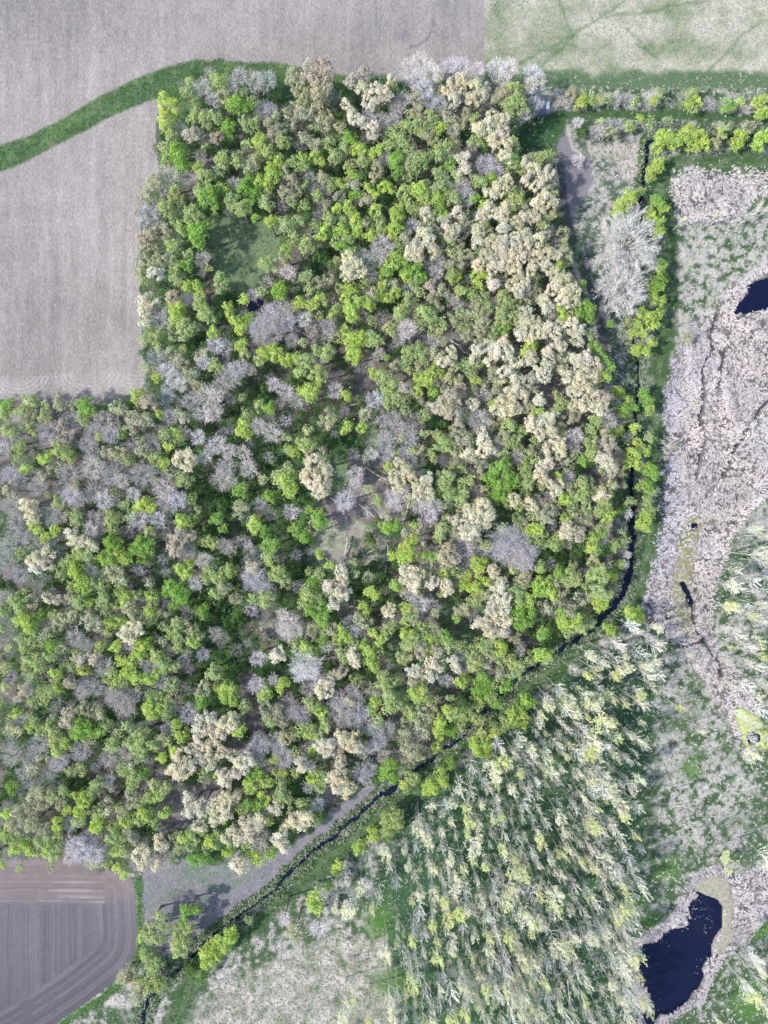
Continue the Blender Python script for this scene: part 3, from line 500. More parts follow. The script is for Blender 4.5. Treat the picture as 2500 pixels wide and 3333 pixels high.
((800, 800), """110 120 52 L;190 110 52 Y;240 180 45 W;130 210 40 B;210 270 60 G;140 300 45 D;370 190 45 L;420 220 42 K;500 190 42 K;470 230 32 K;600 80 50 O;640 130 60 O;620 170 50 O;680 170 45 O;820 20 60 B;730 100 55 B;740 170 45 B;980 60 50 O;1030 50 45 O;1120 20 45 O
910 60 35 Y;870 110 48 Y;930 120 50 L;990 130 50 Y;1030 130 42 Y;960 180 42 Y;840 190 45 Y;880 240 50 K;820 240 42 Y;900 280 42 Y;770 280 42 K;740 350 42 Y;800 300 38 G;630 260 50 Y;600 310 42 Y;680 330 45 Y;630 370 50 Y;640 430 48 Y;570 260 38 L;660 360 28 K
980 260 42 B;1110 240 40 T;1050 280 35 L;1180 270 42 o;1240 190 50 L;1260 180 40 Y;1140 90 65 B;1230 110 42 o;1290 280 48 L;1230 310 30 B;1090 410 65 L;930 400 62 L;960 350 35 L;965 495 60 W;1260 450 48 K;1290 400 42 L;1350 400 40 K;1180 510 35 L;1300 500 42 L;1430 310 42 L;1390 170 45 Y
1480 80 52 O;1430 120 50 O;1500 150 55 O;1490 230 48 O;1550 60 45 O;1620 60 50 O;1600 240 52 O;1640 270 45 O;1540 300 45 L;1420 480 58 o;1530 440 58 L;1400 540 50 o;1600 430 50 L;1550 500 42 G;1480 560 40 L;1640 400 42 o;1640 480 42 o
320 350 45 Y;400 370 50 Y;440 310 35 Y;350 440 48 W;440 420 30 L;200 400 78 B;250 460 55 B;80 500 65 B;200 560 85 B;140 470 50 B;20 430 32 Y;120 620 50 Y;190 650 50 Y;240 690 45 Y;90 680 32 Y;300 670 38 Y;360 690 60 L;330 760 45 L;430 770 60 L;490 640 62 L;430 620 42 L
490 480 50 B;520 410 30 Y;600 510 45 Y;650 590 70 Y;620 560 50 Y;690 550 45 Y;650 660 58 Y;560 550 42 L;770 570 62 L;740 540 42 L;860 490 45 L;870 530 38 L;800 650 38 B;850 670 20 G;1030 620 48 L;980 640 48 L;960 700 45 L;1060 670 55 L;1060 730 50 K;900 720 45 K;1040 790 50 Y;1100 780 52 Y;1160 770 38 Y;1090 820 38 Y
1230 640 45 O;1200 700 50 O;1250 730 40 L;1320 710 42 L;1340 760 42 L;1170 680 38 o;1400 620 50 O;1470 600 42 O;1550 580 48 O;1570 640 48 O;1500 650 42 O;1450 690 32 O;1630 700 40 O;1560 760 55 O;1620 790 42 O;1390 820 32 Y;1440 820 38 K;1510 830 30 L;1590 880 55 O;1630 860 40 O;1530 930 50 O;1580 980 55 O;1500 980 40 O;1480 950 30 Y
200 840 65 W;180 810 45 W;240 870 45 W;390 870 60 Y;380 900 42 Y;330 870 30 Y;420 850 38 Y;540 870 50 B;600 910 35 Y;300 930 50 B;90 960 40 L;150 970 35 G;770 760 40 Y;830 800 55 L;860 860 60 L;900 920 50 L;850 940 45 L;960 850 45 T;1120 870 35 G;770 920 52 W;1050 940 28 K;1300 860 40 T;1370 860 35 o
1200 960 90 T;1230 910 60 T;1260 1000 50 T;1150 970 45 O;1360 950 48 O;1340 980 38 K;490 1050 60 K;720 1010 50 K;610 1090 38 Y;700 1090 38 Y;590 1110 30 Y;880 1030 45 B;910 1090 50 B;980 1110 45 B;990 1160 45 B;840 1180 60 B;830 1140 40 B;930 1150 38 K;760 1250 42 W;720 1280 38 K;900 1240 20 Y;950 1240 42 B;990 1290 38 B;1000 1230 30 L
1130 1070 60 D;1190 1090 45 D;1190 1190 60 L;1170 1150 45 L;1290 1150 70 o;1270 1230 50 o;1430 1170 58 O;1440 1230 58 O;1370 1260 50 o;1410 1310 50 o;1340 1250 42 O;1400 1050 70 B;1540 1200 40 K;1580 1080 50 L;1620 1160 48 L;1640 1210 30 L
80 1080 45 W;180 1130 75 W;150 1110 50 W;360 1190 60 L;290 1230 42 Y;260 1220 42 L;370 1230 30 T;20 1330 60 W;410 1310 75 O;400 1400 70 O;460 1420 75 O;440 1480 50 O;480 1340 55 O;360 1380 45 O;250 1410 60 Y;210 1380 50 L;270 1470 50 Y;200 1420 42 L;660 1370 45 W;660 1420 38 W
860 1320 30 Y;920 1300 45 O;960 1350 48 O;890 1380 48 O;920 1430 48 O;1000 1390 45 O;1060 1450 60 O;1090 1400 42 O;1040 1480 50 O;1100 1480 40 O;880 1510 45 W;890 1560 45 W;940 1480 50 W;1040 1560 45 W;1080 1550 40 W;1130 1560 48 W;1110 1620 45 W;590 1530 62 W;270 1600 50 W;800 1530 45 L;850 1620 60 o
1200 1380 62 L;1190 1440 60 L;1220 1490 50 L;1300 1460 48 L;1500 1340 60 G;1550 1310 55 G;1560 1380 55 G;1480 1400 55 G;1530 1440 55 G;1570 1440 40 G;1500 1510 52 G;1420 1570 70 O;1390 1620 60 O;1460 1610 52 O;1610 1520 45 O;1630 1640 40 L;440 1620 50 G;400 1640 32 K;130 1500 40 D;40 1480 50 D"""),
((1600, 800), """30 120 48 O;110 60 50 O;190 60 50 O;250 50 42 O;330 60 50 O;400 120 38 Y;400 180 55 O;440 210 50 O;170 250 52 O;200 230 45 O;370 260 55 O;440 280 50 O;500 270 48 O;500 330 45 O;430 340 45 O;240 310 48 K;310 330 50 O;330 370 42 O;200 400 50 O;260 180 42 L
430 425 28 Y;130 420 60 L;60 400 50 L;60 490 42 G;100 340 50 L;200 470 52 O;260 460 52 O;240 540 50 O;310 520 50 O;340 490 45 O;400 480 45 O;480 480 52 O;530 510 45 O;380 560 55 O;420 600 45 O;70 600 55 O;100 640 42 O;20 620 40 O;170 530 42 O;510 560 42 O
240 600 42 Y;190 630 35 Y;240 680 50 O;340 640 48 O;340 690 50 O;440 670 48 K;160 700 45 O;70 740 50 O;120 780 45 O;320 780 55 O;290 760 42 O;230 810 52 T;510 690 55 O;570 680 55 O;620 710 48 O;540 750 55 O;600 780 52 O;450 750 42 O;450 800 42 O;520 820 50 O;500 870 52 O;570 860 52 O;620 900 45 O;560 950 50 O;630 970 50 O;500 950 45 O;650 1000 35 O;680 910 38 T
20 830 45 Y;150 860 50 O;190 900 45 O;120 930 52 O;60 970 52 O;30 930 42 O;150 980 45 O;290 930 48 O;420 950 45 L;400 980 42 L;280 1010 42 Y;350 1040 55 O;300 1070 58 O;250 1080 50 O;360 1110 48 O;290 1130 45 O;230 1050 40 O;100 1060 42 L;150 1150 40 L;190 1110 40 L;70 1190 40 B;20 1220 45 B
380 1180 50 O;340 1220 42 O;420 1200 45 O;410 1250 35 O;510 1140 50 W;600 1100 45 L;640 1060 38 L;590 1180 50 L;600 1240 50 L;550 1290 40 G;460 1310 42 K;220 1260 38 L;200 1330 45 L;220 1390 52 L;220 1430 42 L;300 1330 48 O;290 1380 50 O;340 1300 38 O;350 1430 30 O;400 1380 26 Y;390 1450 55 O;350 1500 38 B
60 1320 52 G;90 1370 50 G;40 1430 55 G;100 1430 40 G;60 1500 42 G;130 1510 58 W;230 1550 40 O;200 1480 28 L;440 1520 50 Y;510 1500 52 L;540 1430 52 L;560 1480 42 L;570 1580 45 L;500 1600 48 K;380 1560 45 o;310 1600 55 o;330 1640 42 o;440 1630 42 Y;180 1640 45 L;210 1490 20 Y
560 360 48 G;590 390 42 G;530 410 42 G;580 440 48 G;550 230 22 G;640 620 38 G;680 680 42 G;710 720 35 G;680 790 42 Y;640 780 28 Y;715 465 25 G
760 880 52 Y;730 910 42 G;820 920 42 Y;790 990 60 G;850 980 42 G;910 880 45 G;930 930 48 G;950 990 35 Y;760 1110 32 Y;860 1090 42 Y;830 1150 48 K;880 1180 32 Y;950 1150 45 L;850 1250 58 Y;920 1230 48 Y;820 1300 52 Y;870 1310 42 Y;950 1340 55 G;970 1380 45 G;920 1450 60 G;960 1470 45 L;930 1530 48 L;830 1540 48 L;780 1590 42 G;820 1610 38 W;930 1620 60 Y;700 1180 58 T;740 1230 45 T;650 1270 38 T;700 1310 50 O;730 1350 45 O;680 1280 42 T;640 1190 42 B
690 1460 55 K;730 1440 45 K;660 1500 42 O;680 1560 60 L;700 1620 52 Y;650 1590 42 L;700 1050 50 B
700 30 70 W;790 60 70 W;860 40 70 W;940 60 65 W;1020 40 42 W;770 180 72 W;850 200 72 W;720 230 60 W;800 270 75 W;870 300 62 W;740 330 55 W;690 280 45 W;780 190 26 Y
1000 140 48 Y;1010 200 48 G;990 260 50 G;970 320 45 Y;1020 330 40 Y;900 400 42 Y;950 430 60 Y;1000 410 45 Y;880 470 45 Y;980 480 42 Y;850 530 45 Y;910 530 42 Y;960 580 40 Y;870 620 45 Y;920 640 45 Y;830 460 28 L
1340 345 32 K;1180 550 48 K;1170 450 18 K;1095 1200 30 K"""),
((0, 1600), """170 70 50 O;190 120 45 O;210 200 48 Y;230 230 32 Y;90 170 52 B;80 240 60 B;40 330 60 B;130 270 50 B;180 300 45 B;40 420 60 B;120 500 60 B;60 470 50 B;350 70 42 L;310 160 60 B;270 280 35 Y;350 150 50 B;460 180 48 L;560 190 55 W;540 230 45 W;430 250 42 O;450 300 50 O;500 300 48 O;540 320 42 O
420 20 60 W;620 50 60 W;800 20 50 W;870 80 58 Y;830 80 42 Y;700 150 60 L;680 200 50 L;830 180 60 W;960 180 60 W;780 150 42 L;1010 50 75 W;900 240 45 L;1110 200 58 Y;1080 260 60 T;1060 320 55 T;1130 270 48 T;1050 300 45 T;1050 360 35 T;1130 350 42 B;1220 410 55 W;1310 190 50 G;1350 330 45 B;1420 80 60 K;1530 200 58 Y;1490 320 25 W;1240 300 42 L;1280 310 42 L
850 310 60 G;900 330 52 G;820 350 52 G;860 390 50 G;680 330 60 G;640 400 60 G;720 380 55 Y;760 410 45 Y;660 290 42 G;480 370 58 L;430 410 45 L;460 450 50 Y;450 490 38 Y;540 380 45 L;230 390 52 O;200 420 48 O;270 430 52 O;290 370 42 O;220 460 42 O;320 450 26 Y;120 375 35 L;370 500 40 L;540 470 42 B;650 500 50 K;700 490 58 K;720 530 55 K;650 470 42 K;835 475 36 B;890 550 38 K
1110 470 55 Y;1080 460 40 Y;1120 500 45 Y;1170 550 42 W;1270 480 55 L;1320 520 58 L;1350 570 60 o;1380 470 48 L;1300 600 50 L;1420 640 45 o;1240 520 42 L;1340 480 40 L;1520 450 40 T;1530 530 82 B;1510 500 60 W;1560 570 50 B;1620 390 55 L;1600 640 60 L;1560 640 50 L;1640 500 45 L
1030 560 50 G;1080 600 58 G;1000 600 42 G;1100 640 50 G;1050 670 40 G;1215 730 42 G;1230 700 30 G;490 550 52 Y;560 560 48 L;440 570 42 L;520 590 40 Y;620 560 42 L;620 620 40 L;630 660 50 L;640 720 38 L;720 610 45 L;760 620 42 Y;740 650 38 Y;700 680 38 L;830 620 42 L;910 620 48 Y;920 670 42 L;900 710 38 Y;900 770 42 L;480 650 52 L;540 670 38 Y;430 640 42 o
90 640 42 L;120 680 48 L;130 720 42 L;190 660 42 K;290 640 32 O;340 650 28 T;40 640 50 B;20 710 50 L;110 780 35 Y;180 800 62 Y;150 770 42 Y;200 840 45 L;240 740 42 G;330 740 35 L;390 750 50 K;440 740 45 K;540 780 68 K;520 740 45 K;580 800 45 K;340 800 50 K;300 840 45 K;270 870 42 K;780 700 60 K;810 740 50 K;790 840 68 O;760 850 55 O;830 820 42 O;670 790 50 Y;650 830 38 L;730 780 42 Y
450 880 60 B;500 910 50 B;520 930 45 B;130 890 45 L;150 940 50 L;190 900 42 L;320 920 48 G;370 940 48 K;250 900 42 L;600 930 45 L;700 930 45 Y;770 920 42 B;850 920 50 Y;890 910 45 G;840 970 42 Y;940 990 50 L;980 1020 48 L;900 1060 52 B;780 1030 50 Y;770 1080 50 Y;830 1110 52 Y;900 1120 48 Y;940 1090 40 Y;990 1060 40 L;850 1020 35 K
1050 820 50 L;1020 850 40 L;1080 880 48 L;1150 850 50 L;1190 870 42 L;1160 900 42 Y;1060 780 38 L;1120 820 40 K;220 1000 50 L;170 1010 42 L;160 1060 42 L;300 980 42 L;460 980 42 L;480 1010 38 T;560 1000 38 T;620 1050 60 B;340 1080 48 Y;330 1110 40 K;240 1050 42 L;500 1070 45 Y;430 1040 42 L;200 1120 45 L;170 1180 52 T;150 1200 38 T;250 1180 48 L;320 1190 45 L;350 1170 38 Y;270 1240 45 L;210 1260 45 L;420 1150 45 T;510 1170 62 B;480 1210 45 B;580 1180 48 B;30 1060 42 L;40 1170 42 L;60 1120 50 B
680 1090 42 L;690 1150 45 Y;640 1130 30 L;720 1130 40 L;710 1250 78 B;680 1230 60 B;750 1290 60 B;590 1310 48 K;570 1290 42 K;600 1340 38 K;500 1300 50 o;540 1340 40 o;410 1330 48 T;400 1380 42 T;100 1330 45 Y;60 1370 30 K;170 1340 32 K;70 1430 55 K;110 1430 42 K;180 1410 42 Y;220 1390 48 L;250 1440 45 L;320 1440 50 L;370 1470 42 L;300 1400 42 L;320 1500 38 L;360 1530 48 L;400 1510 45 Y;350 1560 40 Y
500 1410 60 G;480 1450 50 G;550 1430 50 G;600 1440 45 Y;640 1400 40 L;440 1400 40 G;1220 1190 60 K;1280 1080 50 L;1300 1110 40 K;1030 1160 50 L;1040 1230 45 K;1000 1270 48 L;960 1230 40 L;910 1230 40 L;910 1320 58 Y;900 1290 45 Y;960 1300 40 Y;1000 1330 40 L;1210 1260 50 G;1370 1190 60 Y;1400 1240 48 Y;1350 1230 45 Y;1470 1290 50 L;1330 1060 50 D;1220 980 42 B;1545 1000 50 W;1540 1160 48 W;1600 1210 50 Y;1640 1130 32 W;1590 800 32 K;1600 1310 60 o;1630 1370 50 L
1130 1340 60 B;1010 1420 50 B;1060 1400 42 Y;1100 1450 42 Y;1080 1480 38 Y;1270 1350 50 O;1200 1370 45 O;1190 1430 42 O;1340 1380 50 O;1400 1370 50 O;1390 1400 42 O;1250 1430 50 O;1320 1440 40 O;1200 1500 48 O;1250 1530 45 O;1300 1480 42 O;1330 1560 45 O;1150 1540 45 O;1080 1590 55 O;1050 1560 40 Y;1120 1620 50 O;1200 1600 45 O;1280 1600 45 O;1440 1430 50 Y;1470 1600 48 O;1440 1620 40 O
850 1470 62 L;830 1530 58 L;850 1580 50 L;780 1500 42 L;920 1520 50 L;980 1480 42 o;1000 1500 35 L;680 1520 50 L;660 1550 40 K;230 1520 60 B;70 1590 60 B;350 1620 60 B;480 1560 60 B;640 1610 50 B;1550 1510 60 B;1530 1590 50 B;1640 1600 30 Y;540 1490 42 o;450 1450 38 L;760 1560 50 B"""),
((800, 1600), """40 220 50 L;60 200 45 L;270 130 50 W;110 240 40 G;150 320 60 G;440 180 55 G;400 220 42 K;350 260 50 G;300 230 50 G;590 60 60 W;800 60 50 L;850 130 58 o;890 60 45 W;900 90 35 W;1040 80 42 W;1130 80 45 W;1110 140 45 W;1180 220 50 L;1160 250 38 L;850 210 58 G;900 200 40 G;960 330 50 Y;990 370 48 Y;940 370 42 Y;1000 290 42 Y;1040 320 42 K;880 390 30 Y;1080 380 30 G;1130 390 42 G
1220 20 45 L;1300 50 50 L;1400 100 60 O;1440 140 52 O;1440 190 45 O;1350 110 50 O;1320 200 45 O;1370 230 52 O;1330 260 45 O;1300 240 35 O;1310 340 70 B;1210 370 58 T;1260 400 45 T;1190 400 42 T;1600 50 60 O;1560 280 80 B;1620 300 85 B;1590 370 85 B;1640 400 60 B;1640 80 50 L;1510 50 42 Y;1440 330 35 L
1380 420 42 Y;1400 470 38 Y;1600 470 28 Y;1490 480 50 O;1540 560 48 O;1520 580 40 O;1380 580 50 Y;1440 540 38 Y;1450 610 50 o;1380 660 38 L;1100 430 42 K;960 470 45 O;1000 510 58 O;960 510 50 O;1040 490 45 O;1010 560 42 O;1070 480 35 Y;1200 560 45 O;1220 600 40 O;1190 500 42 Y;1260 480 35 L;900 560 42 Y;740 510 42 K;650 430 30 L;510 450 32 Y;440 500 50 L;410 550 40 G;210 510 60 L;190 480 45 L;240 550 40 K;50 450 40 L;60 540 70 B
130 400 45 Y;170 410 40 L;140 590 45 B;80 660 42 L;40 640 40 L;570 480 45 O;580 530 50 O;560 600 42 O;600 620 45 O;530 660 48 O;500 570 48 O;510 600 42 L;380 600 55 L;380 640 50 L;350 670 42 L;430 630 40 L;430 700 55 G;460 760 60 G;390 720 45 G;750 600 38 Y;990 620 42 W;1050 680 50 W;860 700 45 O;860 730 35 O;710 690 30 Y;720 730 32 Y;960 700 42 Y;980 760 55 L;1010 740 42 o;720 790 52 K;680 750 42 o;640 790 55 B;650 840 42 B
220 740 35 W;260 790 60 W;230 830 50 W;300 830 50 W;250 860 42 W;120 790 35 W;400 820 42 K;380 870 42 K;150 800 25 K;480 850 40 L;520 830 38 o;320 880 35 L;360 940 52 Y;410 950 45 G;350 930 35 Y;480 930 32 W;600 870 45 Y;570 840 38 Y;550 890 38 Y;640 900 42 L;700 920 38 Y;760 850 28 Y;800 890 38 Y;740 940 35 Y;850 840 45 L;880 800 38 L;800 970 35 L;860 780 40 K;950 850 38 Y;1060 810 42 L;1000 860 50 Y
990 900 60 L;1010 890 50 L;1060 880 40 L;960 920 42 L;1050 950 48 T;980 980 48 K;940 1000 45 L;1110 890 42 Y;1140 920 42 L;1200 880 52 G;1220 920 50 L;1150 960 38 T;1090 950 38 Y;1180 1010 45 L;1110 1030 48 O;1140 1060 42 O;1070 1080 48 O;1110 1110 42 O;1020 1070 45 O;990 1080 38 O;1250 1010 42 O;1260 1050 38 O;1290 980 38 B;650 980 50 O;650 1010 42 O;740 1000 52 Y;770 1040 45 Y;730 970 42 Y;580 960 45 L;590 1010 42 L;200 970 48 O;180 990 38 O;360 1040 80 W;380 1080 60 W;330 1090 52 W;420 1060 42 W;70 1010 50 W;460 900 40 G
40 1150 45 O;80 1150 35 O;180 1130 42 O;230 1150 42 Y;220 1170 38 Y;130 1200 52 L;100 1240 42 L;480 1150 52 O;490 1200 50 O;450 1190 42 O;430 1130 38 W;380 1190 45 B;520 1110 38 L;570 1080 45 T;660 1130 42 L;720 1170 40 K;830 1110 45 L;880 1140 50 L;830 1160 50 L;780 1190 40 o;870 1230 62 L;860 1280 55 L;910 1270 42 L;780 1270 42 Y;790 1370 45 L;760 1310 38 L;940 1245 28 Y;1040 1210 65 Y;1010 1190 42 Y;1080 1230 42 L;1040 1250 42 L;1200 1130 48 B;1290 1130 50 Y;1380 1030 58 L;1360 1010 42 K;1350 970 45 L;1400 920 45 L;1450 910 42 L;1530 950 45 Y;1520 910 40 Y;1480 880 45 L;1540 920 35 Y
1520 660 60 O;1480 700 52 O;1550 700 52 O;1480 770 55 O;1530 800 55 O;1430 790 50 O;1480 840 52 O;1400 790 40 O;1550 840 45 O;1550 640 45 O;1620 600 50 L;1630 650 52 L;1630 720 60 G;1600 760 55 G;1640 790 50 G;1550 1160 52 G;1590 1020 50 L;1600 1080 45 L;1640 1040 42 L
1430 1130 58 G;1390 1170 55 G;1450 1190 60 G;1390 1230 50 Y;1470 1230 50 L;1500 1260 45 G;1400 1280 40 L;1340 1300 42 L;1280 1280 60 L;1240 1330 52 L;1300 1330 50 L;1210 1310 42 Y;1290 1390 45 L;1400 1370 42 L;1180 1430 50 G;1150 1440 40 Y;1170 1400 35 Y;1370 1350 38 L;980 1320 52 L;960 1390 45 K;1000 1340 38 L;1060 1380 55 K;1110 1310 50 K;1060 1320 45 K
250 1280 50 B;280 1330 45 B;330 1340 60 B;180 1330 62 o;150 1350 55 o;210 1370 50 o;410 1280 48 L;450 1320 45 Y;480 1370 42 L;380 1270 38 L;560 1260 60 B;600 1300 60 B;640 1200 50 B;660 1250 50 B;540 1330 50 B;590 1380 50 B;650 1370 50 B;700 1330 48 B;720 1400 50 B;780 1430 52 B;840 1430 48 B;800 1500 52 B;760 1530 45 B;830 1590 48 B;700 1560 45 B;940 1480 35 K;620 1260 28 O
330 1430 42 L;380 1450 42 Y;400 1440 45 L;460 1430 42 L;480 1410 35 L;430 1470 38 L;240 1480 50 o;290 1450 38 L;60 1500 60 B;30 1560 48 B;110 1530 45 B;180 1500 50 B;200 1540 45 B;230 1600 60 B;470 1530 52 O;510 1510 48 O;450 1520 42 O;490 1560 50 O;580 1460 48 O;580 1480 42 O;650 1500 60 O;670 1530 48 O;620 1520 45 O;570 1540 35 T;400 1560 32 Y;330 1620 50 O;350 1560 38 B;570 1620 48 O;170 1600 28 Y;20 1610 35 O;300 1560 35 L
1000 1550 48 K;1000 1600 45 K;960 1560 35 K;870 1640 50 G;1380 1520 48 Y;1440 1510 48 Y;1400 1560 42 Y;1450 1560 35 Y;1420 1450 48 L;1370 1500 38 Y;1490 1420 40 L;1600 1330 50 Y;1640 1290 45 G;1620 1380 45 Y;1560 1380 40 L;1230 1630 38 G;1550 1420 35 L"""),
((1600, 1600), """60 20 35 Y;130 30 52 T;120 70 50 O;230 70 35 K;440 50 48 Y;490 80 42 L;500 130 50 K;540 40 45 L;570 120 42 L;430 170 42 Y;450 140 38 Y;350 120 50 o;300 150 52 o;160 170 50 L;270 230 48 Y;280 260 32 L;470 220 52 O;440 250 42 O;530 250 45 T;520 280 35 T;600 280 42 Y;610 330 40 Y;590 350 30 Y;680 80 60 L;650 70 42 L;690 140 42 Y;700 170 32 Y;830 40 45 L;780 100 32 G;820 140 32 W;930 60 45 L;950 110 45 L;900 190 60 Y;930 210 42 Y
660 250 32 G;400 290 52 L;370 320 45 L;740 310 52 L;720 340 42 L;520 350 60 D;400 380 60 D;90 290 90 B;180 310 90 B;160 380 90 B;60 350 60 B;220 370 60 B;200 430 52 B;130 470 32 Y;70 220 35 L;480 510 55 L;460 540 42 L;510 540 38 L;290 450 45 L;400 480 42 G;610 430 48 K;640 480 60 L;600 500 48 L;670 520 42 L;730 480 40 G;730 510 35 Y;770 430 32 Y;700 440 35 K;800 440 28 W;820 380 28 W
20 490 35 O;50 560 42 O;30 590 38 O;60 680 60 O;40 740 60 O;30 800 55 O;90 780 42 O;60 850 45 O;20 860 45 O;120 480 42 L;200 520 50 o;170 590 45 o;290 540 50 Y;340 590 48 Y;370 620 35 Y;280 570 38 G;420 590 42 K;400 640 38 K;220 650 52 Y;170 680 50 Y;230 720 50 G;150 730 52 G;200 790 52 G;150 770 45 G;310 690 48 K;340 720 38 K;540 640 48 K;640 600 60 L;660 650 60 Y;620 670 50 Y;690 620 42 L;660 700 35 Y
430 770 42 Y;470 790 45 Y;490 820 42 L;540 820 45 L;560 750 42 L;600 790 32 L;440 800 42 Y;290 860 35 G;380 850 60 D;500 620 60 D;60 910 42 Y;50 960 38 Y;110 1000 48 L;150 1040 52 L;90 1030 42 L;160 1080 42 L;230 1000 45 L;290 980 48 Y;330 970 42 Y;340 1000 35 L;170 960 35 B;80 1180 42 G;40 1250 45 G
850 740 52 Y;890 760 42 Y;820 710 38 Y;880 720 38 G;720 840 45 Y;700 820 35 Y;740 860 32 G;230 1270 45 G;200 1250 40 Y;160 1310 45 Y;190 1350 45 Y;140 1360 40 Y;200 1390 32 Y;70 1380 50 L;110 1340 35 Y;20 1450 38 Y;90 1410 32 L
410 720 30 G;700 60 20 Y"""),
((0, 2433), """60 20 50 B;200 130 55 K;180 90 50 B;250 80 45 K;350 10 40 L;430 140 40 L;480 50 60 B;340 90 50 B;590 210 45 L;570 230 32 L;640 70 52 B;650 200 42 B;780 90 50 K;740 140 45 L;820 170 58 L;800 220 50 L;860 150 42 G;930 220 48 L;970 270 45 L;940 290 42 Y;1000 240 40 L;900 300 45 L;520 290 52 Y;500 330 45 Y;560 270 40 L;80 240 40 G;230 270 52 K;200 300 50 K;310 300 45 L;370 330 45 o;390 260 38 L;260 340 45 K;40 400 38 Y;130 380 60 K;100 430 60 K;170 450 60 K;220 470 55 K;60 470 42 K;190 380 45 K;120 490 42 K
400 380 32 Y;350 440 42 Y;340 470 32 Y;640 360 55 K;600 410 45 L;480 430 55 L;480 390 42 Y;790 280 45 o;800 330 42 o;850 330 42 L;870 400 52 Y;830 430 45 L;760 440 48 Y;740 400 38 L;930 450 40 L;990 390 38 Y;600 450 60 Y;570 480 42 Y;680 480 45 L;680 530 50 L;740 530 42 L;800 540 45 o;50 540 42 L;100 560 45 L;150 570 42 Y;90 600 38 Y;250 560 52 L;300 530 50 L;350 520 45 L;230 620 48 L;290 610 45 Y;320 650 45 L;340 600 45 L;190 620 32 Y;350 650 25 Y;40 500 42 L;280 500 45 o
130 720 28 L;20 690 25 Y;300 720 40 K;450 600 58 W;520 570 60 B;580 600 58 B;490 640 58 W;560 650 55 W;420 660 48 W;600 690 40 K;540 700 35 L;650 700 28 L;700 620 42 Y;740 620 38 L;710 720 30 Y;745 770 22 Y;720 600 30 L;780 640 42 o;830 660 40 O;860 690 45 O;840 620 38 O;880 640 38 O;920 620 42 o;960 560 45 O;970 600 38 O;1080 600 40 L;1030 660 35 K;1120 530 32 Y;1060 620 30 K;1210 660 42 G;1270 540 40 Y;1240 650 32 D;1260 570 32 Y
1050 30 42 O;1100 140 58 O;1080 170 42 O;1060 110 42 O;1150 110 42 O;1200 80 45 O;1240 30 40 O;1270 110 42 O;1310 30 42 O;1340 150 45 O;1350 200 40 O;1220 160 45 L;1290 165 18 Y;1420 140 45 O;1470 70 45 O;1500 80 38 O;1440 100 38 O;1530 30 45 B;1510 200 50 Y;1490 230 42 Y;1500 170 38 G;1550 150 35 G;1400 50 38 O
1150 360 48 O;1130 390 38 O;1200 350 48 O;1220 380 42 O;1270 360 45 O;1300 340 50 O;1350 300 52 O;1400 310 42 O;1350 350 48 O;1300 400 45 O;1290 440 38 O;1350 400 38 O;1200 470 42 O;1340 430 28 Y;1450 370 42 L;1480 440 48 O;1530 460 55 O;1500 480 50 O;1560 430 42 O;1400 510 48 O;1360 540 38 O;1430 540 42 O;1470 520 40 O;1520 530 38 O;1600 320 30 Y;1640 380 38 O;1370 620 38 Y;1500 640 32 Y;1530 660 38 Y;1560 690 32 L;1430 690 45 O;1460 720 42 O;1410 700 32 O;1620 640 35 G;1550 590 50 B;1620 60 40 B;1500 330 45 G
920 1040 58 K;900 1100 45 L;950 1130 52 L;990 1060 45 L;870 1120 38 L;960 1000 35 L;1080 1110 58 L;1060 1170 50 L;1120 1160 52 L;1080 1220 50 L;1130 1080 42 L;1060 1200 38 L;1100 1050 35 G;900 1250 52 L;920 1300 48 L;880 1230 42 L;950 1290 42 L;920 1340 35 L;780 1370 55 K;740 1400 48 K;800 1420 50 K;850 1400 50 L;840 1480 48 K;820 1510 38 K;900 1430 50 L;950 1390 45 L;960 1430 42 L;760 1340 42 K;730 1370 32 K
1120 980 50 G;1170 970 38 G;840 1150 22 Y;1250 1220 50 Y;1290 1180 48 Y;1330 1150 50 Y;1370 1120 45 Y;1240 1270 48 Y;1220 1230 38 Y;1270 1280 38 Y;1310 1240 42 Y;1350 1190 42 Y;1390 1140 42 Y;1390 1090 32 Y;1230 1310 28 Y;1490 1035 28 L;1150 1320 50 D;1200 1370 45 D"""),
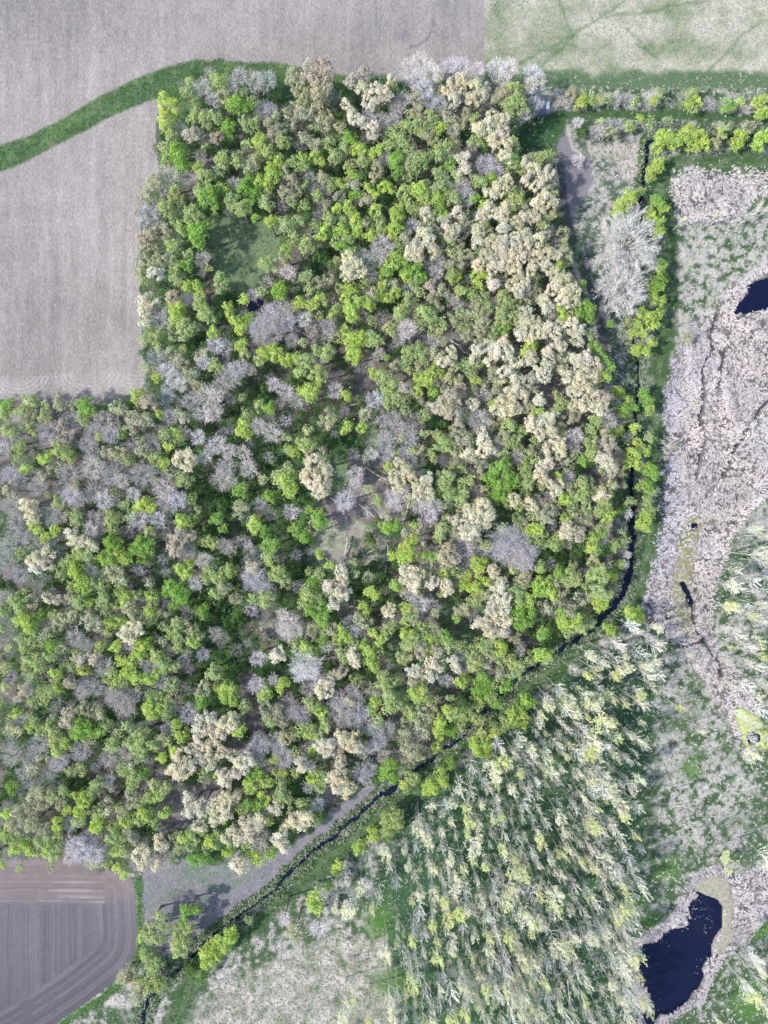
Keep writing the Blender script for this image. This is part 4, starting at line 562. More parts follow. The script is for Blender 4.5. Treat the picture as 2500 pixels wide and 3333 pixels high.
((800, 2433), """40 160 42 Y;30 220 48 Y;60 230 42 L;80 180 38 Y;40 250 35 Y;330 90 50 O;350 120 45 O;310 80 42 O;220 150 28 Y;300 210 60 D;220 270 52 L;200 290 45 L;250 300 40 L;400 180 45 Y;430 150 42 L;460 210 40 L;440 240 38 L;580 110 42 O;560 150 42 O;520 180 42 O;570 200 45 O;550 240 48 O;600 230 50 O;630 240 45 O;590 270 42 O;540 160 38 O;560 90 35 O;190 350 40 O;170 380 38 O;125 335 20 Y;300 430 48 O;340 440 45 O;370 420 42 O;270 450 38 O;330 470 38 O;340 400 38 O;480 310 45 B;470 280 50 B;140 440 30 Y;260 370 25 L
30 440 50 O;60 470 50 O;30 500 48 O;90 460 38 O;80 530 50 B;60 610 55 B;210 530 42 O;210 560 45 O;230 590 38 O;190 550 35 O;150 640 30 Y;30 640 22 Y;60 670 30 Y;70 700 25 L;690 160 52 B;740 130 50 B;720 190 42 B;820 60 50 B;1000 60 45 K;1000 30 40 K
860 140 58 G;880 180 42 G;830 170 38 G;870 100 38 G;990 190 48 L;960 240 38 L;1010 170 38 L;950 220 30 Y;1170 170 52 Y;1190 200 35 Y;1120 220 48 Y;1090 250 42 Y;1130 260 32 Y;1230 110 35 Y;1240 90 30 G
880 430 70 L;850 470 58 L;910 460 45 Y;900 400 50 L;840 430 42 L;860 500 40 L;760 510 45 Y;780 540 35 Y;750 480 32 Y;845 540 28 G;675 600 48 Y;690 580 38 Y;550 730 38 Y;560 700 30 Y;540 750 28 Y;420 900 52 Y;400 940 42 Y;440 850 40 L;430 970 35 Y;10 1035 30 L;300 1090 60 K;330 1080 45 K;290 1130 42 K;320 1130 35 K;230 1030 38 W;440 1100 50 W;500 830 30 G"""),
]
# poplars of the plantation read off the photograph: crown centre, then p (pale bare) or y (yellow-green leaves)
POPS = [
((800, 2433), """840 610 y;950 580 y;1100 560 y;740 650 p;860 690 p;900 790 p;540 920 y;620 940 y;720 800 p;800 870 p;760 940 p;600 760 p;690 820 p;1045 850 y;1090 660 p;1010 750 p;1170 750 p;1250 780 y;1190 890 y;1330 930 y;1010 1040 p;1000 1130 y;1120 1040 y;1230 1150 y;1150 1230 y;1350 1230 y;1450 1110 y;1440 980 y;1570 1100 y;1600 860 y;1530 760 p;1430 680 y;1530 580 y;1360 570 y;1220 640 y;1300 700 p;1380 780 p;1200 330 p;1240 310 y;1170 480 y;1040 430 p;1030 460 y;1320 340 y;1410 320 y;1340 420 y;1390 430 y;1360 120 p;1340 180 p;1420 190 p;1450 230 p;1500 290 p;1520 380 y;1480 400 y;1520 80 y;1560 60 y;1600 20 y;1640 130 y;1590 230 y;1620 520 p;1600 700 y;1650 960 p;1280 960 y;1210 1000 y;1400 890 y;1480 820 p;1540 1300 p;1560 1230 p;980 1320 y;1000 1390 y;1030 1340 p;840 1200 y;850 1240 y;640 1400 p;650 1470 p;590 1560 y;740 1590 y;880 1560 y;960 1570 p;1120 1600 y;1160 1410 y;1290 1380 y;1430 1400 y;1450 1440 y;1600 1470 y;1640 1220 y;1510 1450 p;1230 1440 p;1310 1560 y;1410 1560 p;1230 1590 y;1330 1460 p;1080 1440 p;1160 1500 p"""),
((1600, 2433), """40 60 y;90 50 y;190 130 y;260 190 p;270 270 p;190 330 p;120 240 y;20 200 p;350 130 y;500 140 y;600 170 y;700 200 y;820 220 y;430 30 y;570 30 y;760 340 y;780 390 y;850 510 y;860 340 p;560 440 y;600 450 y;400 400 y;430 480 y;270 510 y;290 560 y;240 610 p;60 590 y;30 590 y;340 640 y;400 740 y;520 650 y;440 580 p;580 590 p;680 630 y;830 700 p;880 800 p;900 840 p;760 790 y;800 850 y;780 950 y;740 1000 y;820 940 y;680 1060 p;570 860 y;370 850 y;360 930 y;130 860 y;120 820 y;220 830 p;280 850 y;240 1030 y;230 1080 y;460 1180 y;430 1210 y;480 1100 y;180 1210 y;230 1260 y;100 1090 y;20 1090 y;330 1260 p;310 1380 y;230 1390 y;120 1450 y;280 1560 y;400 1520 y;540 1480 y;160 1550 y;60 1620 p;700 1200 p;760 1270 p;730 1310 p;850 1190 p;860 1230 y;820 1220 y;850 1430 p;880 1480 y;920 1500 y;780 1550 p;740 1470 p;640 1580 p;820 1620 p;600 1620 y;500 1300 p;560 1380 p;620 920 p;540 960 p;640 1040 p;20 760 p;130 700 y;190 740 y;60 430 p;20 420 y;150 500 p;320 440 p;490 350 p;510 540 p;700 440 p;740 700 p;650 760 p;600 700 p;480 800 p;460 950 p;320 1050 p;150 1140 p;60 1200 p"""),
((1600, 1600), """830 800 p;860 830 p;970 810 y;730 900 p;760 920 p;660 950 p;580 970 y;600 1060 y;650 1020 p;780 970 y;490 1070 p;630 1160 p;560 1090 y;760 1060 y;800 1040 y;730 1090 y;940 1020 y;960 920 p;930 870 p;990 900 p;890 1030 y;950 1160 y;870 1200 y;790 1260 y;720 1240 y;890 1270 p;860 1250 p;650 1370 y;720 1370 y;490 1310 y;460 1220 y;330 1270 y;330 1230 p;290 1330 p;280 1380 p;400 1370 p;400 1180 p;440 1260 p;560 1200 y;620 1240 y;600 1500 y;580 1530 y;730 1460 y;860 1480 p;540 1420 p;410 1540 p;450 1500 p;380 1500 p;60 1540 y;110 1570 y;170 1470 p;150 1510 p;30 1500 p;220 1520 y;250 1600 p;320 1540 p;900 1500 p;820 1450 p;800 1590 p;720 1560 p;350 1640 y;440 1590 y;640 1590 p;920 1090 p;980 1090 p;870 960 p"""),
((1600, 1600), """1450 470 p;1560 540 p;1590 580 p;1540 600 p;1570 380 p;1430 560 y;1410 680 y;1430 700 y;1550 740 y;1620 680 p;1640 790 p;1580 900 p;1600 980 y;1630 1050 p;1550 1040 p;1520 930 p;1590 1130 p;1640 1180 p;1560 230 y;1640 270 y;1640 420 y;1180 970 y;1170 950 p;1620 370 y;1120 1290 y;1240 1430 y;1540 1570 y;1580 1220 p"""),
((1600, 2433), """1400 650 y;1410 720 y;1560 1240 y;1580 1300 y;1470 1320 p;1500 1400 p;1540 1460 y;1600 1400 p;1640 660 y;1200 480 p;1180 440 p;1240 560 p;1650 1560 y;1350 1620 y;1560 20 y;1150 300 p"""),
((1600, 0), """1600 1240 p;1640 1270 y;1330 1310 y;1380 1290 p;1140 1330 y;1560 1290 p"""),
]

# ================================================================== tree prototypes (real metres)
def unit(v): return v/(np.linalg.norm(v, axis=-1, keepdims=True)+1e-9)
def leaf_tris(P, N, size, r, jit=0.9):
    """one small triangular leaf clump per point, roughly facing N"""
    n = len(P); nn = unit(N*0.75 + r.normal(0, jit, (n, 3))*0.5 + np.array((-0.1, 0, 0.6))); a = unit(np.cross(nn, r.normal(size=(n, 3)))); b = np.cross(nn, a)
    s = (size*r.uniform(0.6, 1.3, n))[:, None]
    V = np.stack([P + a*s*0.62, P - a*s*0.36 + b*s*0.55, P - a*s*0.36 - b*s*0.55], 1).reshape(-1, 3)
    return V, np.arange(3*n).reshape(-1, 3)
def crown_leaves(R, style, seed):
    """clumped crown centred on its own origin: V, F, tint"""
    r = np.random.default_rng(seed)
    if style == 'oak': lr, dens, nl, ls, flat = 0.70, 2.4, 28, 0.34, 0.85
    elif style == 'soft': lr, dens, nl, ls, flat = 0.78, 2.2, 34, 0.34, 0.95
    else: lr, dens, nl, ls, flat = 0.75, 1.5, 20, 0.34, 0.7
    nlobe = max(7, int(dens*(R/lr)**2)); th = r.uniform(0, 2*math.pi, nlobe)
    ph = r.uniform(0, 1, nlobe); el = np.arcsin(np.clip(ph*1.5-0.5, -0.5, 1))
    a0 = r.uniform(0, 6.28, 4); mod = 1 + 0.16*np.cos(2*th+a0[0]) + 0.15*np.cos(3*th+a0[1]) + 0.10*np.cos(5*th+a0[2])
    rad = (R-lr*0.55)*np.minimum(mod/1.18, 1.08)*r.uniform(0.84, 1.02, nlobe)
    inner = r.random(nlobe) < 0.15; rad[inner] *= 0.6
    L = np.stack([rad*np.cos(el)*np.cos(th), rad*np.cos(el)*np.sin(th), rad*flat*np.sin(el)], -1)
    Vs = []; Fs = []; Ts = []; n0 = 0
    for c in L:
        vs = r.uniform(0.55, 1.35); k = int(nl*vs*vs*r.uniform(0.8, 1.1))+5; u = unit(r.normal(size=(k, 3)) + np.array((0, 0, 0.45)) + unit(c[None])*0.35)
        rr = lr*vs*np.array((r.uniform(0.8, 1.25), r.uniform(0.8, 1.25), 1.0)); P = c + u*rr*np.array((1, 1, 0.8))*r.uniform(0.55, 1.05, (k, 1)); P = P + (r.random((k, 1)) < 0.16)*r.normal(0, 0.38, (k, 3))
        v, f = leaf_tris(P, u, ls, r); Vs.append(v); Fs.append(f+n0); n0 += len(v)
        tn = r.uniform(0.80, 1.14); t = tn*r.uniform(0.88, 1.12, k); hv = 0.4 if style == 'oak' else 1.0; col = np.stack([t*(1+hv*r.uniform(-0.10, 0.10)), t, t*(1+hv*r.uniform(-0.2, 0.1))], -1); Ts.append(np.repeat(col, 3, 0))
    return np.vstack(Vs), np.vstack(Fs), np.vstack(Ts)
def blade(Vs, Fs, Ts, p, q, w, tint, r):
    d = unit(q-p); a = unit(np.cross(d, r.normal(size=3)))*w; n = len(Vs)
    Vs += [p+a, p-a, q]; Fs.append((n, n+1, n+2)); Ts += [tint]*3
def tube3(Vs, Fs, Ts, p, q, w0, w1, tint):
    d = unit(q-p); a = unit(np.cross(d, np.array((0.3, 0.2, 0.93)) if abs(d[2]) < 0.9 else np.array((1., 0, 0)))); b = np.cross(d, a); n = len(Vs)
    for c, w in ((p, w0), (q, w1)):
        for k in range(3): Vs.append(c + w*(math.cos(k*2.094)*a + math.sin(k*2.094)*b))
    for k in range(3): Fs.append((n+k, n+(k+1) % 3, n+3+(k+1) % 3)); Fs.append((n+k, n+3+(k+1) % 3, n+3+k))
    Ts += [tint]*6
def crown_bare(R, seed, up=0.45, twigs=1.0, wtw=0.032):
    """limbs and twigs rayed from the top of the trunk; origin at the crown's centre"""
    r = np.random.default_rng(seed); Vs = []; Fs = []; Ts = []; T = lambda: tuple(np.array((1, 0.98, 0.97))*r.uniform(0.75, 1.15))
    base = np.array((0, 0, -R*0.75)); tips = []
    def grow(p, d, L, w, lev):
        q = p + d*L*0.5 + r.normal(0, 0.06*L, 3); e = q + unit(d + r.normal(0, 0.18, 3) + np.array((0, 0, 0.08)))*L*0.5
        tube3(Vs, Fs, Ts, p, q, w, w*0.8, T()); tube3(Vs, Fs, Ts, q, e, w*0.8, w*0.5, T())
        for s, dd in ((q, L*0.8), (e, L)):
            tips.append((s, d, L))
        if lev < 2:
            for k in range(3 if lev else 4):
                nd_ = unit(d + r.normal(0, 0.55, 3)*np.array((1, 1, 0.7))); grow(e if k < 2 else q, nd_, L*r.uniform(0.55, 0.72), w*0.55, lev+1)
    n = int(6 + R)
    for k in range(n):
        t = 2*math.pi*(k + r.uniform(-0.3, 0.3))/n; zz = r.uniform(0.15, 1.3)*up*1.5
        grow(base, unit(np.array((math.cos(t), math.sin(t), zz))), R*r.uniform(0.50, 0.72), 0.035+0.011*R, 0)
    m = int(twigs*640*(R/2.5)**2)
    for k in range(m):
        s, d, L = tips[r.integers(len(tips))]
        if r.random() < (0.55 if R < 6 else 0.22):
            u = unit(np.array((*r.normal(size=2), abs(r.normal())*0.8+0.1))); o = np.array((0, 0, -0.35*R)) + u*R*r.uniform(0.3, 0.98)*np.array((1, 1, 0.95)); dd = unit(u + r.normal(0, 0.22, 3)); ln = r.uniform(0.5, 1.1)*(0.6+0.12*R)
            blade(Vs, Fs, Ts, o, o+dd*ln, wtw, T(), r); continue
        o = s + r.normal(0, 0.12*L, 3); dd = unit(d + r.normal(0, 0.6, 3) + np.array((0, 0, 0.15)))
        ln = r.uniform(0.5, 1.0)*(0.6+0.14*R); blade(Vs, Fs, Ts, o, o+dd*ln, wtw, T(), r)
        if r.random() < 0.8: blade(Vs, Fs, Ts, o+dd*ln*0.4, o+dd*ln*0.4+unit(dd+r.normal(0, 0.6, 3))*ln*0.6, wtw*0.8, T(), r)
    return np.array(Vs), np.array(Fs), np.array(Ts)
def crown_half(R, seed):
    """twiggy crown with young leaves: bare crown plus leaf sprinkling"""
    v, f, t = crown_bare(R, seed, twigs=0.3, wtw=0.035); v2, f2, t2 = crown_leaves(R*0.97, 'thin', seed+5)
    return np.vstack([v, v2]), np.vstack([f, f2+len(v)]), np.vstack([t*0.95, t2])
def poplar_crown(H, seed, leafy):
    """upswept broom; origin at the foot of the trunk"""
    r = np.random.default_rng(seed); Vs = []; Fs = []; Ts = []; z0 = H*r.uniform(0.40, 0.52)
    T = lambda: tuple(np.array((1, 0.99, 0.95))*r.uniform(0.8, 1.12)); LP = []
    for k in range(26):
        t = r.uniform(0, 6.28); z = z0 + (H*0.92-z0)*(k/26)**0.9; L = (0.30-0.16*(k/26))*H*r.uniform(0.7, 1.1)
        p = np.array((0, 0, z)); d = unit(np.array((math.cos(t), math.sin(t), r.uniform(1.3, 2.1)))); q = p+d*L*0.5; e = q+unit(d+np.array((0, 0, 0.5)))*L*0.5
        tube3(Vs, Fs, Ts, p, q, 0.055, 0.042, T()); tube3(Vs, Fs, Ts, q, e, 0.042, 0.018, T())
        for j in range(11):
            f_ = r.uniform(0.25, 1.0); s = p+(q-p)*min(1, f_*2) if f_ < 0.5 else q+(e-q)*(f_*2-1)
            dd = unit(d + r.normal(0, 0.45, 3) + np.array((0, 0, 0.3))); ln = r.uniform(0.5, 1.2)
            blade(Vs, Fs, Ts, s, s+dd*ln, 0.052, T(), r); LP.append(s+dd*ln*r.uniform(0.4, 1))
    V = np.array(Vs); F = np.array(Fs); TT = np.array(Ts)
    if leafy:
        LP = np.array(LP); LP = LP[LP[:, 2] > z0 + (H-z0)*r.uniform(0.5, 0.68)]
        P = np.repeat(LP, leafy, 0) + r.normal(0, 0.20, (len(LP)*leafy, 3)); v2, f2 = leaf_tris(P, np.tile((0, 0, 1.0), (len(P), 1)), 0.30, r)
        return (V, F, TT), (v2, f2, np.repeat(np.outer(r.uniform(0.82, 1.15, len(P)), (1, 1, 1)), 3, 0))
    return (V, F, TT), None
def trunk_mesh(name, h, r0, seed, mat, lean=0.3):
    r = random.Random(seed); g = Geo(); n = 5; pts = [(r.uniform(-1, 1)*lean*i/n, r.uniform(-1, 1)*lean*i/n, h*i/n - 0.3*(i == 0)) for i in range(n+1)]
    g.tube(pts, [r0*(1.35 if i == 0 else 1-0.6*i/n) for i in range(n+1)], 6)
    for k in range(3):
        t = r.uniform(0, 6.28); z = h*r.uniform(0.55, 0.85); g.tube([(0, 0, z), (math.cos(t)*h*0.1, math.sin(t)*h*0.1, z+h*0.14)], [r0*0.4, r0*0.2], 4)
    return g.mesh(name, [mat])
SIZES = {'oak': (1.9, 2.7, 3.6, 4.8), 'soft': (1.6, 2.4, 3.3, 4.6), 'bare': (1.8, 2.6, 3.6, 4.6), 'half': (1.8, 2.6, 3.4)}
NVAR = 4; PROTO = {}; RAW = {}
for st, sizes in SIZES.items():
    for si, R in enumerate(sizes):
        for v in range(NVAR):
            seed = 100*si + 10*v + {'oak': 1, 'soft': 2, 'bare': 3, 'half': 4}[st]*1000
            raw = crown_bare(R, seed) if st == 'bare' else crown_half(R, seed) if st == 'half' else crown_leaves(R, st, seed)
            RAW[st, si, v] = raw; PROTO[st, si, v] = mesh_np('crown', raw[0], raw[1], [M_TWIG if st == 'bare' else M_LEAF], col=raw[2])
TRUNKS = [trunk_mesh('trunk', 1.0*10, 0.22, k, M_BARK) for k in range(4)]
POPS_RAW = []; POP_PROTO = []
for k in range(12):
    H = 19.0; (a, lf) = poplar_crown(H, 500+k, 0 if k < 6 else (1 if k < 9 else 2)); POPS_RAW.append((a, lf))
    POP_PROTO.append((mesh_np('crown', a[0], a[1], [M_TWIG], col=a[2]), mesh_np('leaves', lf[0], lf[1], [M_LEAF], col=lf[2]) if lf else None))
POP_TRUNK = [trunk_mesh('trunk', 17.5, 0.15, 40+k, M_PALEBARK, 0.25) for k in range(3)]

# ================================================================== the trees read off the photograph
COLR = {'O': (0.72, 0.675, 0.51), 'o': (0.45, 0.45, 0.29), 'T': (0.52, 0.47, 0.36), 'Y': (0.49, 0.61, 0.17), 'G': (0.30, 0.47, 0.12),
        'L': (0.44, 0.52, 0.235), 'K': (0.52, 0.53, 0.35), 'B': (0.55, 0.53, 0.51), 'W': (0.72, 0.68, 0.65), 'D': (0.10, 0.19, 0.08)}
FAM = {'O': 'oak', 'o': 'oak', 'T': 'oak', 'Y': 'leafy', 'G': 'leafy', 'L': 'budding', 'K': 'budding', 'B': 'bare', 'W': 'bare', 'D': 'shrub'}
STY = {'O': 'oak', 'o': 'oak', 'T': 'oak', 'Y': 'soft', 'G': 'soft', 'L': 'soft', 'K': 'half', 'B': 'bare', 'W': 'bare', 'D': 'soft'}
U = 900/1659.0
blobs = []
for (ox, oy), s in TILES:
    for it in s.replace('\n', ';').split(';'):
        u, v, r, t = it.split(); blobs.append([ox+float(u)*U, oy+float(v)*U, float(r)*U, t, (ox, oy)])
keep = []
for b in blobs:                                   # the tiles overlap: a crown seen twice is built once
    dup = False
    for c in keep:
        if c[4] != b[4] and math.hypot(b[0]-c[0], b[1]-c[1]) < 0.62*max(b[2], c[2]): dup = True; break
    if not dup: keep.append(b)
blobs = [b for b in keep if not (b[3] == 'W' and 1955 < b[0] < 2180 and 660 < b[1] < 1020)]
def low_zone(x, y):
    if y > 150 and y < 620 and x > 1780: return 0.42
    if 1990 < x < 2180 and 480 < y < 1950: return 0.55
    if x > 2150: return 0.35
    if x > 1900 and 1950 < y < 2200: return 0.5
    if 1300 < x < 1740 and 2230 < y < 2600 and x > 1250+(2560-y): return 0.5
    if 1040 < x < 1360 and 2560 < y < 2900: return 0.5
    if 380 < x < 800 and 2950 < y < 3333: return 0.7
    return 1.0
# neighbouring boughs of one colour family make one tree
n = len(blobs); cl = list(range(n)); size = [1]*n
def find(i):
    while cl[i] != i: i = cl[i]
    return i
pairs = []
for i in range(n):
    a = blobs[i]
    for j in range(i+1, n):
        b = blobs[j]
        if abs(a[0]-b[0]) > 45 or abs(a[1]-b[1]) > 45: continue
        if FAM[a[3]] != FAM[b[3]] or (a[3] != b[3] and a[3]+b[3] not in ('OT','TO','oT','To')): continue
        d = math.hypot(a[0]-b[0], a[1]-b[1])/max(a[2], b[2])
        if d < 1.05: pairs.append((d, i, j))
pairs.sort()
for d, i, j in pairs:
    ri, rj = find(i), find(j)
    if ri == rj: continue
    mx = 8 if blobs[i][3] == 'W' and blobs[i][0] > 1950 else (5 if blobs[i][3] in 'OTB' and blobs[i][2] > 28 else 3)
    if size[ri]+size[rj] <= mx: cl[rj] = ri; size[ri] += size[rj]
groups = {}
for i in range(n): groups.setdefault(find(i), []).append(blobs[i])
trees = []
for g in groups.values():
    w = [b[2]**2 for b in g]; cx = sum(b[0]*k for b, k in zip(g, w))/sum(w); cy = sum(b[1]*k for b, k in zip(g, w))/sum(w)
    ext = max(math.hypot(b[0]-cx, b[1]-cy)+b[2] for b in g); trees.append(dict(x=cx, y=cy, r=ext, t=max(g, key=lambda b: b[2])[3], b=g))
# unlisted smaller trees between them, in the woods only
def in_any(x, y, polys): return any(inpoly(np.array(float(x)), np.array(float(y)), p) for p in polys)
BX = np.array([b[0] for b in blobs]); BY = np.array([b[1] for b in blobs]); BR = np.array([b[2] for b in blobs])
NOGO = GLADES + DIRT + [PONDS[3]]
fill = []; shr = []
cand = [(random.uniform(-60, 2060), random.uniform(240, 2850)) for _ in range(26000)]
cnd = np.array(cand); inside = inpoly(cnd[:, 0], cnd[:, 1], WOODS); nogo = np.zeros(len(cnd), bool)
for p in NOGO: nogo |= inpoly(cnd[:, 0], cnd[:, 1], p)
nogo |= dpoly(cnd[:, 0], cnd[:, 1], RIDE) < 30; nogo |= dpoly(cnd[:, 0], cnd[:, 1], DITCH) < 22
px_, py_, pr_ = [], [], []
for (x, y), ins, ng in zip(cand, inside, nogo):
    if not ins: continue
    r = random.uniform(13, 23)
    d = np.hypot(BX-x, BY-y); k = int(np.argmin(d-BR*0.8)); gap = (d-BR)[k]
    if ng and (gap < 6 or y < 1100 or random.random() < 0.93): continue
    if px_ and (np.hypot(np.array(px_)-x, np.array(py_)-y) < (np.array(pr_)+r)*0.62).any(): continue
    if gap > -r*0.15:
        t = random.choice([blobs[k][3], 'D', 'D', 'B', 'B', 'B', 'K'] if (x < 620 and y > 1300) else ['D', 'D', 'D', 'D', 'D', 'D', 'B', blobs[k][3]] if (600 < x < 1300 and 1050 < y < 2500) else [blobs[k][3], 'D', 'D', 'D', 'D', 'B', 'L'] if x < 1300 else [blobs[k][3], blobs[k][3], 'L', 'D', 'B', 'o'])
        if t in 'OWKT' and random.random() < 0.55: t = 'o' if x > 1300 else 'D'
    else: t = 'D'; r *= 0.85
    px_.append(x); py_.append(y); pr_.append(r)
    if gap < -r*0.6: continue
    (shr if t == 'D' else fill).append((x, y, r, t))
for x, y, r, t in fill: trees.append(dict(x=x, y=y, r=r, t=t, b=[[x, y, r, t, None]], f=1))
for b in [t for t in trees if t['t'] == 'D']: shr += [(q[0], q[1], q[2], 'D') for q in b['b']]
trees = [t for t in trees if t['t'] != 'D']
print('trees', len(trees), 'fill', len(fill), 'shrubs', len(shr))

# ================================================================== labels
LAND = [("at the bend of the green grass strip",350,250),("below the green grass strip",620,400),("under the top field edge",900,330),("under the top field corner",1330,290),("at the top corner meadow edge",1600,280),
("by the blue roofed hide",1740,370),("in the top hedgerow by the lane",1960,330),("in the top hedgerow end",2340,330),("on the bank south of the lane",1960,430),("in the willow row at the upper ditch",2270,470),
("beside the upright upper ditch",2090,620),("on the ditch bank beside the big whitish tree",2110,900),("along the ditch above the reed bed",2120,1180),("along the right ditch bank",2080,1480),("along the lower right ditch",2030,1780),
("by the ditch bend above the culvert",1900,1990),("beside the concrete culvert",1990,2060),("along the slanting ditch",1700,2150),("by the ditch at the plantation corner",1550,2340),("by the ditch below the woods",1370,2450),
("on the grass bank of the lower ditch",1260,2720),("at the lower end of the ditch",900,2990),("beside the bottom left ploughed field",480,3050),("by the tongue of fallow field",830,2740),("at the woods' bottom tip",1130,2560),
("above the ploughed field",150,2780),("above the fallow field",500,2760),("left of the big glade",560,800),("above the big glade",760,640),("at the field edge left of the glade",480,760),("right of the big glade",980,850),("below the big glade",820,1080),
("at the left field edge",500,1130),("at the corner of the stubble field",420,1350),("under the stubble field edge",130,1380),("at the far left of the woods",60,1650),("left of the hut glade",400,1760),("by the small hut",540,1930),("in the left bare patch",250,1560),
("right of the stubble corner",680,1330),("above the hut glade",580,1600),("in the dark green hollow",850,1550),("in the upper middle wood",1050,500),("below the top field's wheel mark",1340,480),("in the upper wood centre",1150,720),("left of the cream stand",1350,820),
("at the top of the cream stand",1680,620),("in the upper cream stand",1620,780),("at the right edge of the cream stand",1800,820),("in the middle cream stand",1720,1000),("in the cream stand beside the track",1880,1000),("in the lower cream stand",1800,1180),("along the lower cream stand edge",1900,1320),
("in the wood's centre",1250,1120),("left of the wood's centre",1050,1200),("by the yellow pair of crowns",1150,1400),("beside the fallen trunk",1300,1540),("around the litter glade",1180,1850),("at the litter glade's left",1000,1740),("above the grassy ride",1500,1500),("right of the vivid green tree",1700,1500),
("below the vivid green tree",1650,1720),("beside the big round grey tree",1700,1850),("beside the grassy ride",1520,1880),("above the long lower glade",1400,1980),("left of the long lower glade",1180,2100),("between lower glade and ditch",1620,2040),("right of the lower glade",1800,1780),
("below the small hut",560,2120),("in the left olive stand",250,2080),("below the left olive stand",200,2280),("at the left frame edge",40,2400),("in the lower left wood",380,2400),("left of the dark strip",620,2250),("right of the dark strip",880,2200),("in the lower cream group",680,2450),("below the lower cream group",780,2650),
("in the bottom left wood",300,2620),("left of the small lower glade",1000,2330),("in the lower grey stand",1180,2400),("below the long lower glade",1350,2280),("above the lower cream group",760,2320),("right of the lower cream group",980,2500),
("at the plantation's top",1850,2150),("in the plantation's top left",1600,2400),("at the plantation's left edge",1400,2620),("in the upper plantation",1780,2380),("at the plantation's right edge",2050,2450),("in the plantation's middle",1650,2700),("in the middle right plantation",1900,2680),
("below the round green bush",1250,2900),("in the lower left plantation",1450,2950),("in the lower middle plantation",1700,2960),("in the right plantation above the pond",1950,2930),("at the pond's left shore",2060,3160),("at the plantation's bottom",1700,3220),("at the plantation's bottom left",1400,3220),("beside the pond's foot",1930,3260),
("in the right meadow by the marsh",2450,1900),("at the frame edge below the marsh",2430,2200),("by the algae pool",2450,2500),("right of the pond",2450,3150),("above the pond",2380,2820),("by the upper marsh pool",2330,960),("on the upper right marsh",2450,720)]
LX = np.array([l[1] for l in LAND]); LY = np.array([l[2] for l in LAND])
CN = {'O': 'cream', 'o': 'khaki', 'T': 'tan', 'Y': 'yellow-green', 'G': 'bright green', 'L': 'olive green', 'K': 'pale green', 'B': 'grey', 'W': 'whitish', 'D': 'dark green'}
NOUN = {'oak': 'budding oak', 'leafy': 'leafy tree', 'budding': 'half-leafed tree', 'bare': 'leafless tree', 'shrub': 'bush', 'poplar': 'poplar'}
ORD = ['', 'first', 'second', 'third', 'fourth', 'fifth', 'sixth', 'seventh', 'eighth', 'ninth', 'tenth', 'eleventh', 'twelfth', 'thirteenth', 'fourteenth']
def make_labels(items):
    """items: dicts x, y, r (photo pixels), c colour word, noun -> unique label each"""
    by = {}
    for it in items:
        k = int(np.argmin(np.hypot(LX-it['x'], LY-it['y']))); sz = 'small' if it['r'] < 21 else 'mid-sized' if it['r'] < 32 else 'large'
        it['L'] = f"{sz} {it['c']} {it['noun']} {LAND[k][0]}"; by.setdefault(it['L'], []).append(it)
    def order(g, suffix):
        if len(g) == 1: g[0]['label'] = g[0]['L'] + suffix; return
        xs = [i['x'] for i in g]; ys = [i['y'] for i in g]; hor = (max(xs)-min(xs)) >= (max(ys)-min(ys)); g.sort(key=lambda i: i['x'] if hor else i['y']); m = len(g)
        for k, i in enumerate(g):
            if hor: w = 'leftmost' if k == 0 else 'rightmost' if k == m-1 else 'middle one' if (m == 3) else f"{ORD[k+1]} from left" if k < (m+1)//2 else f"{ORD[m-k]} from right"
            else: w = 'topmost' if k == 0 else 'lowest' if k == m-1 else 'middle one' if (m == 3) else f"{ORD[k+1]} from top" if k < (m+1)//2 else f"{ORD[m-k]} from bottom"
            i['label'] = f"{i['L']}{suffix}, {w}"
    for g in by.values():
        if len(g) <= 10: order(g, '')
        else:
            g.sort(key=lambda i: i['y']); h = math.ceil(len(g)/math.ceil(len(g)/9)); nm = ['upper', 'lower'] if len(g) <= 2*h else ['upper', 'middle', 'lower', 'bottom', 'last']
            for q in range(0, len(g), h): order(g[q:q+h], f", {nm[min(4, q//h)]} row")

# ================================================================== build the woods
def jitter(c, t, a=0.10):
    k = random.uniform(1-a, 1+a); return (min(.9, c[0]*k*random.uniform(0.96, 1.05)), min(.9, c[1]*k), min(.9, c[2]*k*random.uniform(0.92, 1.1)))
def pick(st, R):
    s = SIZES[st]; i = min(range(len(s)), key=lambda i: abs(math.log(R/s[i]))); return (st, i, random.randrange(NVAR)), R/s[i]
def tree_height(x, y, R, t):
    z = low_zone(x, y); h = 10.0 + 1.3*R
    if t in 'OTW': h += 1.5
    return max(2.2, h*z)
class Mass:
    def __init__(s): s.V = []; s.F = []; s.T = []; s.n = 0
    def add(s, raw, sc_, rz, loc, color, every=1):
        V, F, T = raw; F = F[::every]; ca, sa = math.cos(rz), math.sin(rz)
        V2 = V*sc_; V2 = np.stack([V2[:, 0]*ca-V2[:, 1]*sa, V2[:, 0]*sa+V2[:, 1]*ca, V2[:, 2]], -1) + np.array(loc)
        s.V.append(V2); s.F.append(F+s.n); s.T.append(T*np.array(color)); s.n += len(V)
    def build(s, name, mat, **kw):
        if s.V: link(name, mesh_np(name, np.vstack(s.V), np.vstack(s.F), [mat], col=np.vstack(s.T)), kind='stuff', **kw)
NAMES = {'oak': 'oak_tree', 'leafy': 'leafy_tree', 'budding': 'budding_tree', 'bare': 'bare_tree'}
GRP = {'oak': 'oaks coming into leaf', 'leafy': 'trees in fresh green leaf', 'budding': 'trees half in leaf', 'bare': 'trees still leafless'}
fam_list = {}
for t in trees: fam_list.setdefault(FAM[t['t']], []).append(t)
sel = []; rest = {k: Mass() for k in NAMES}
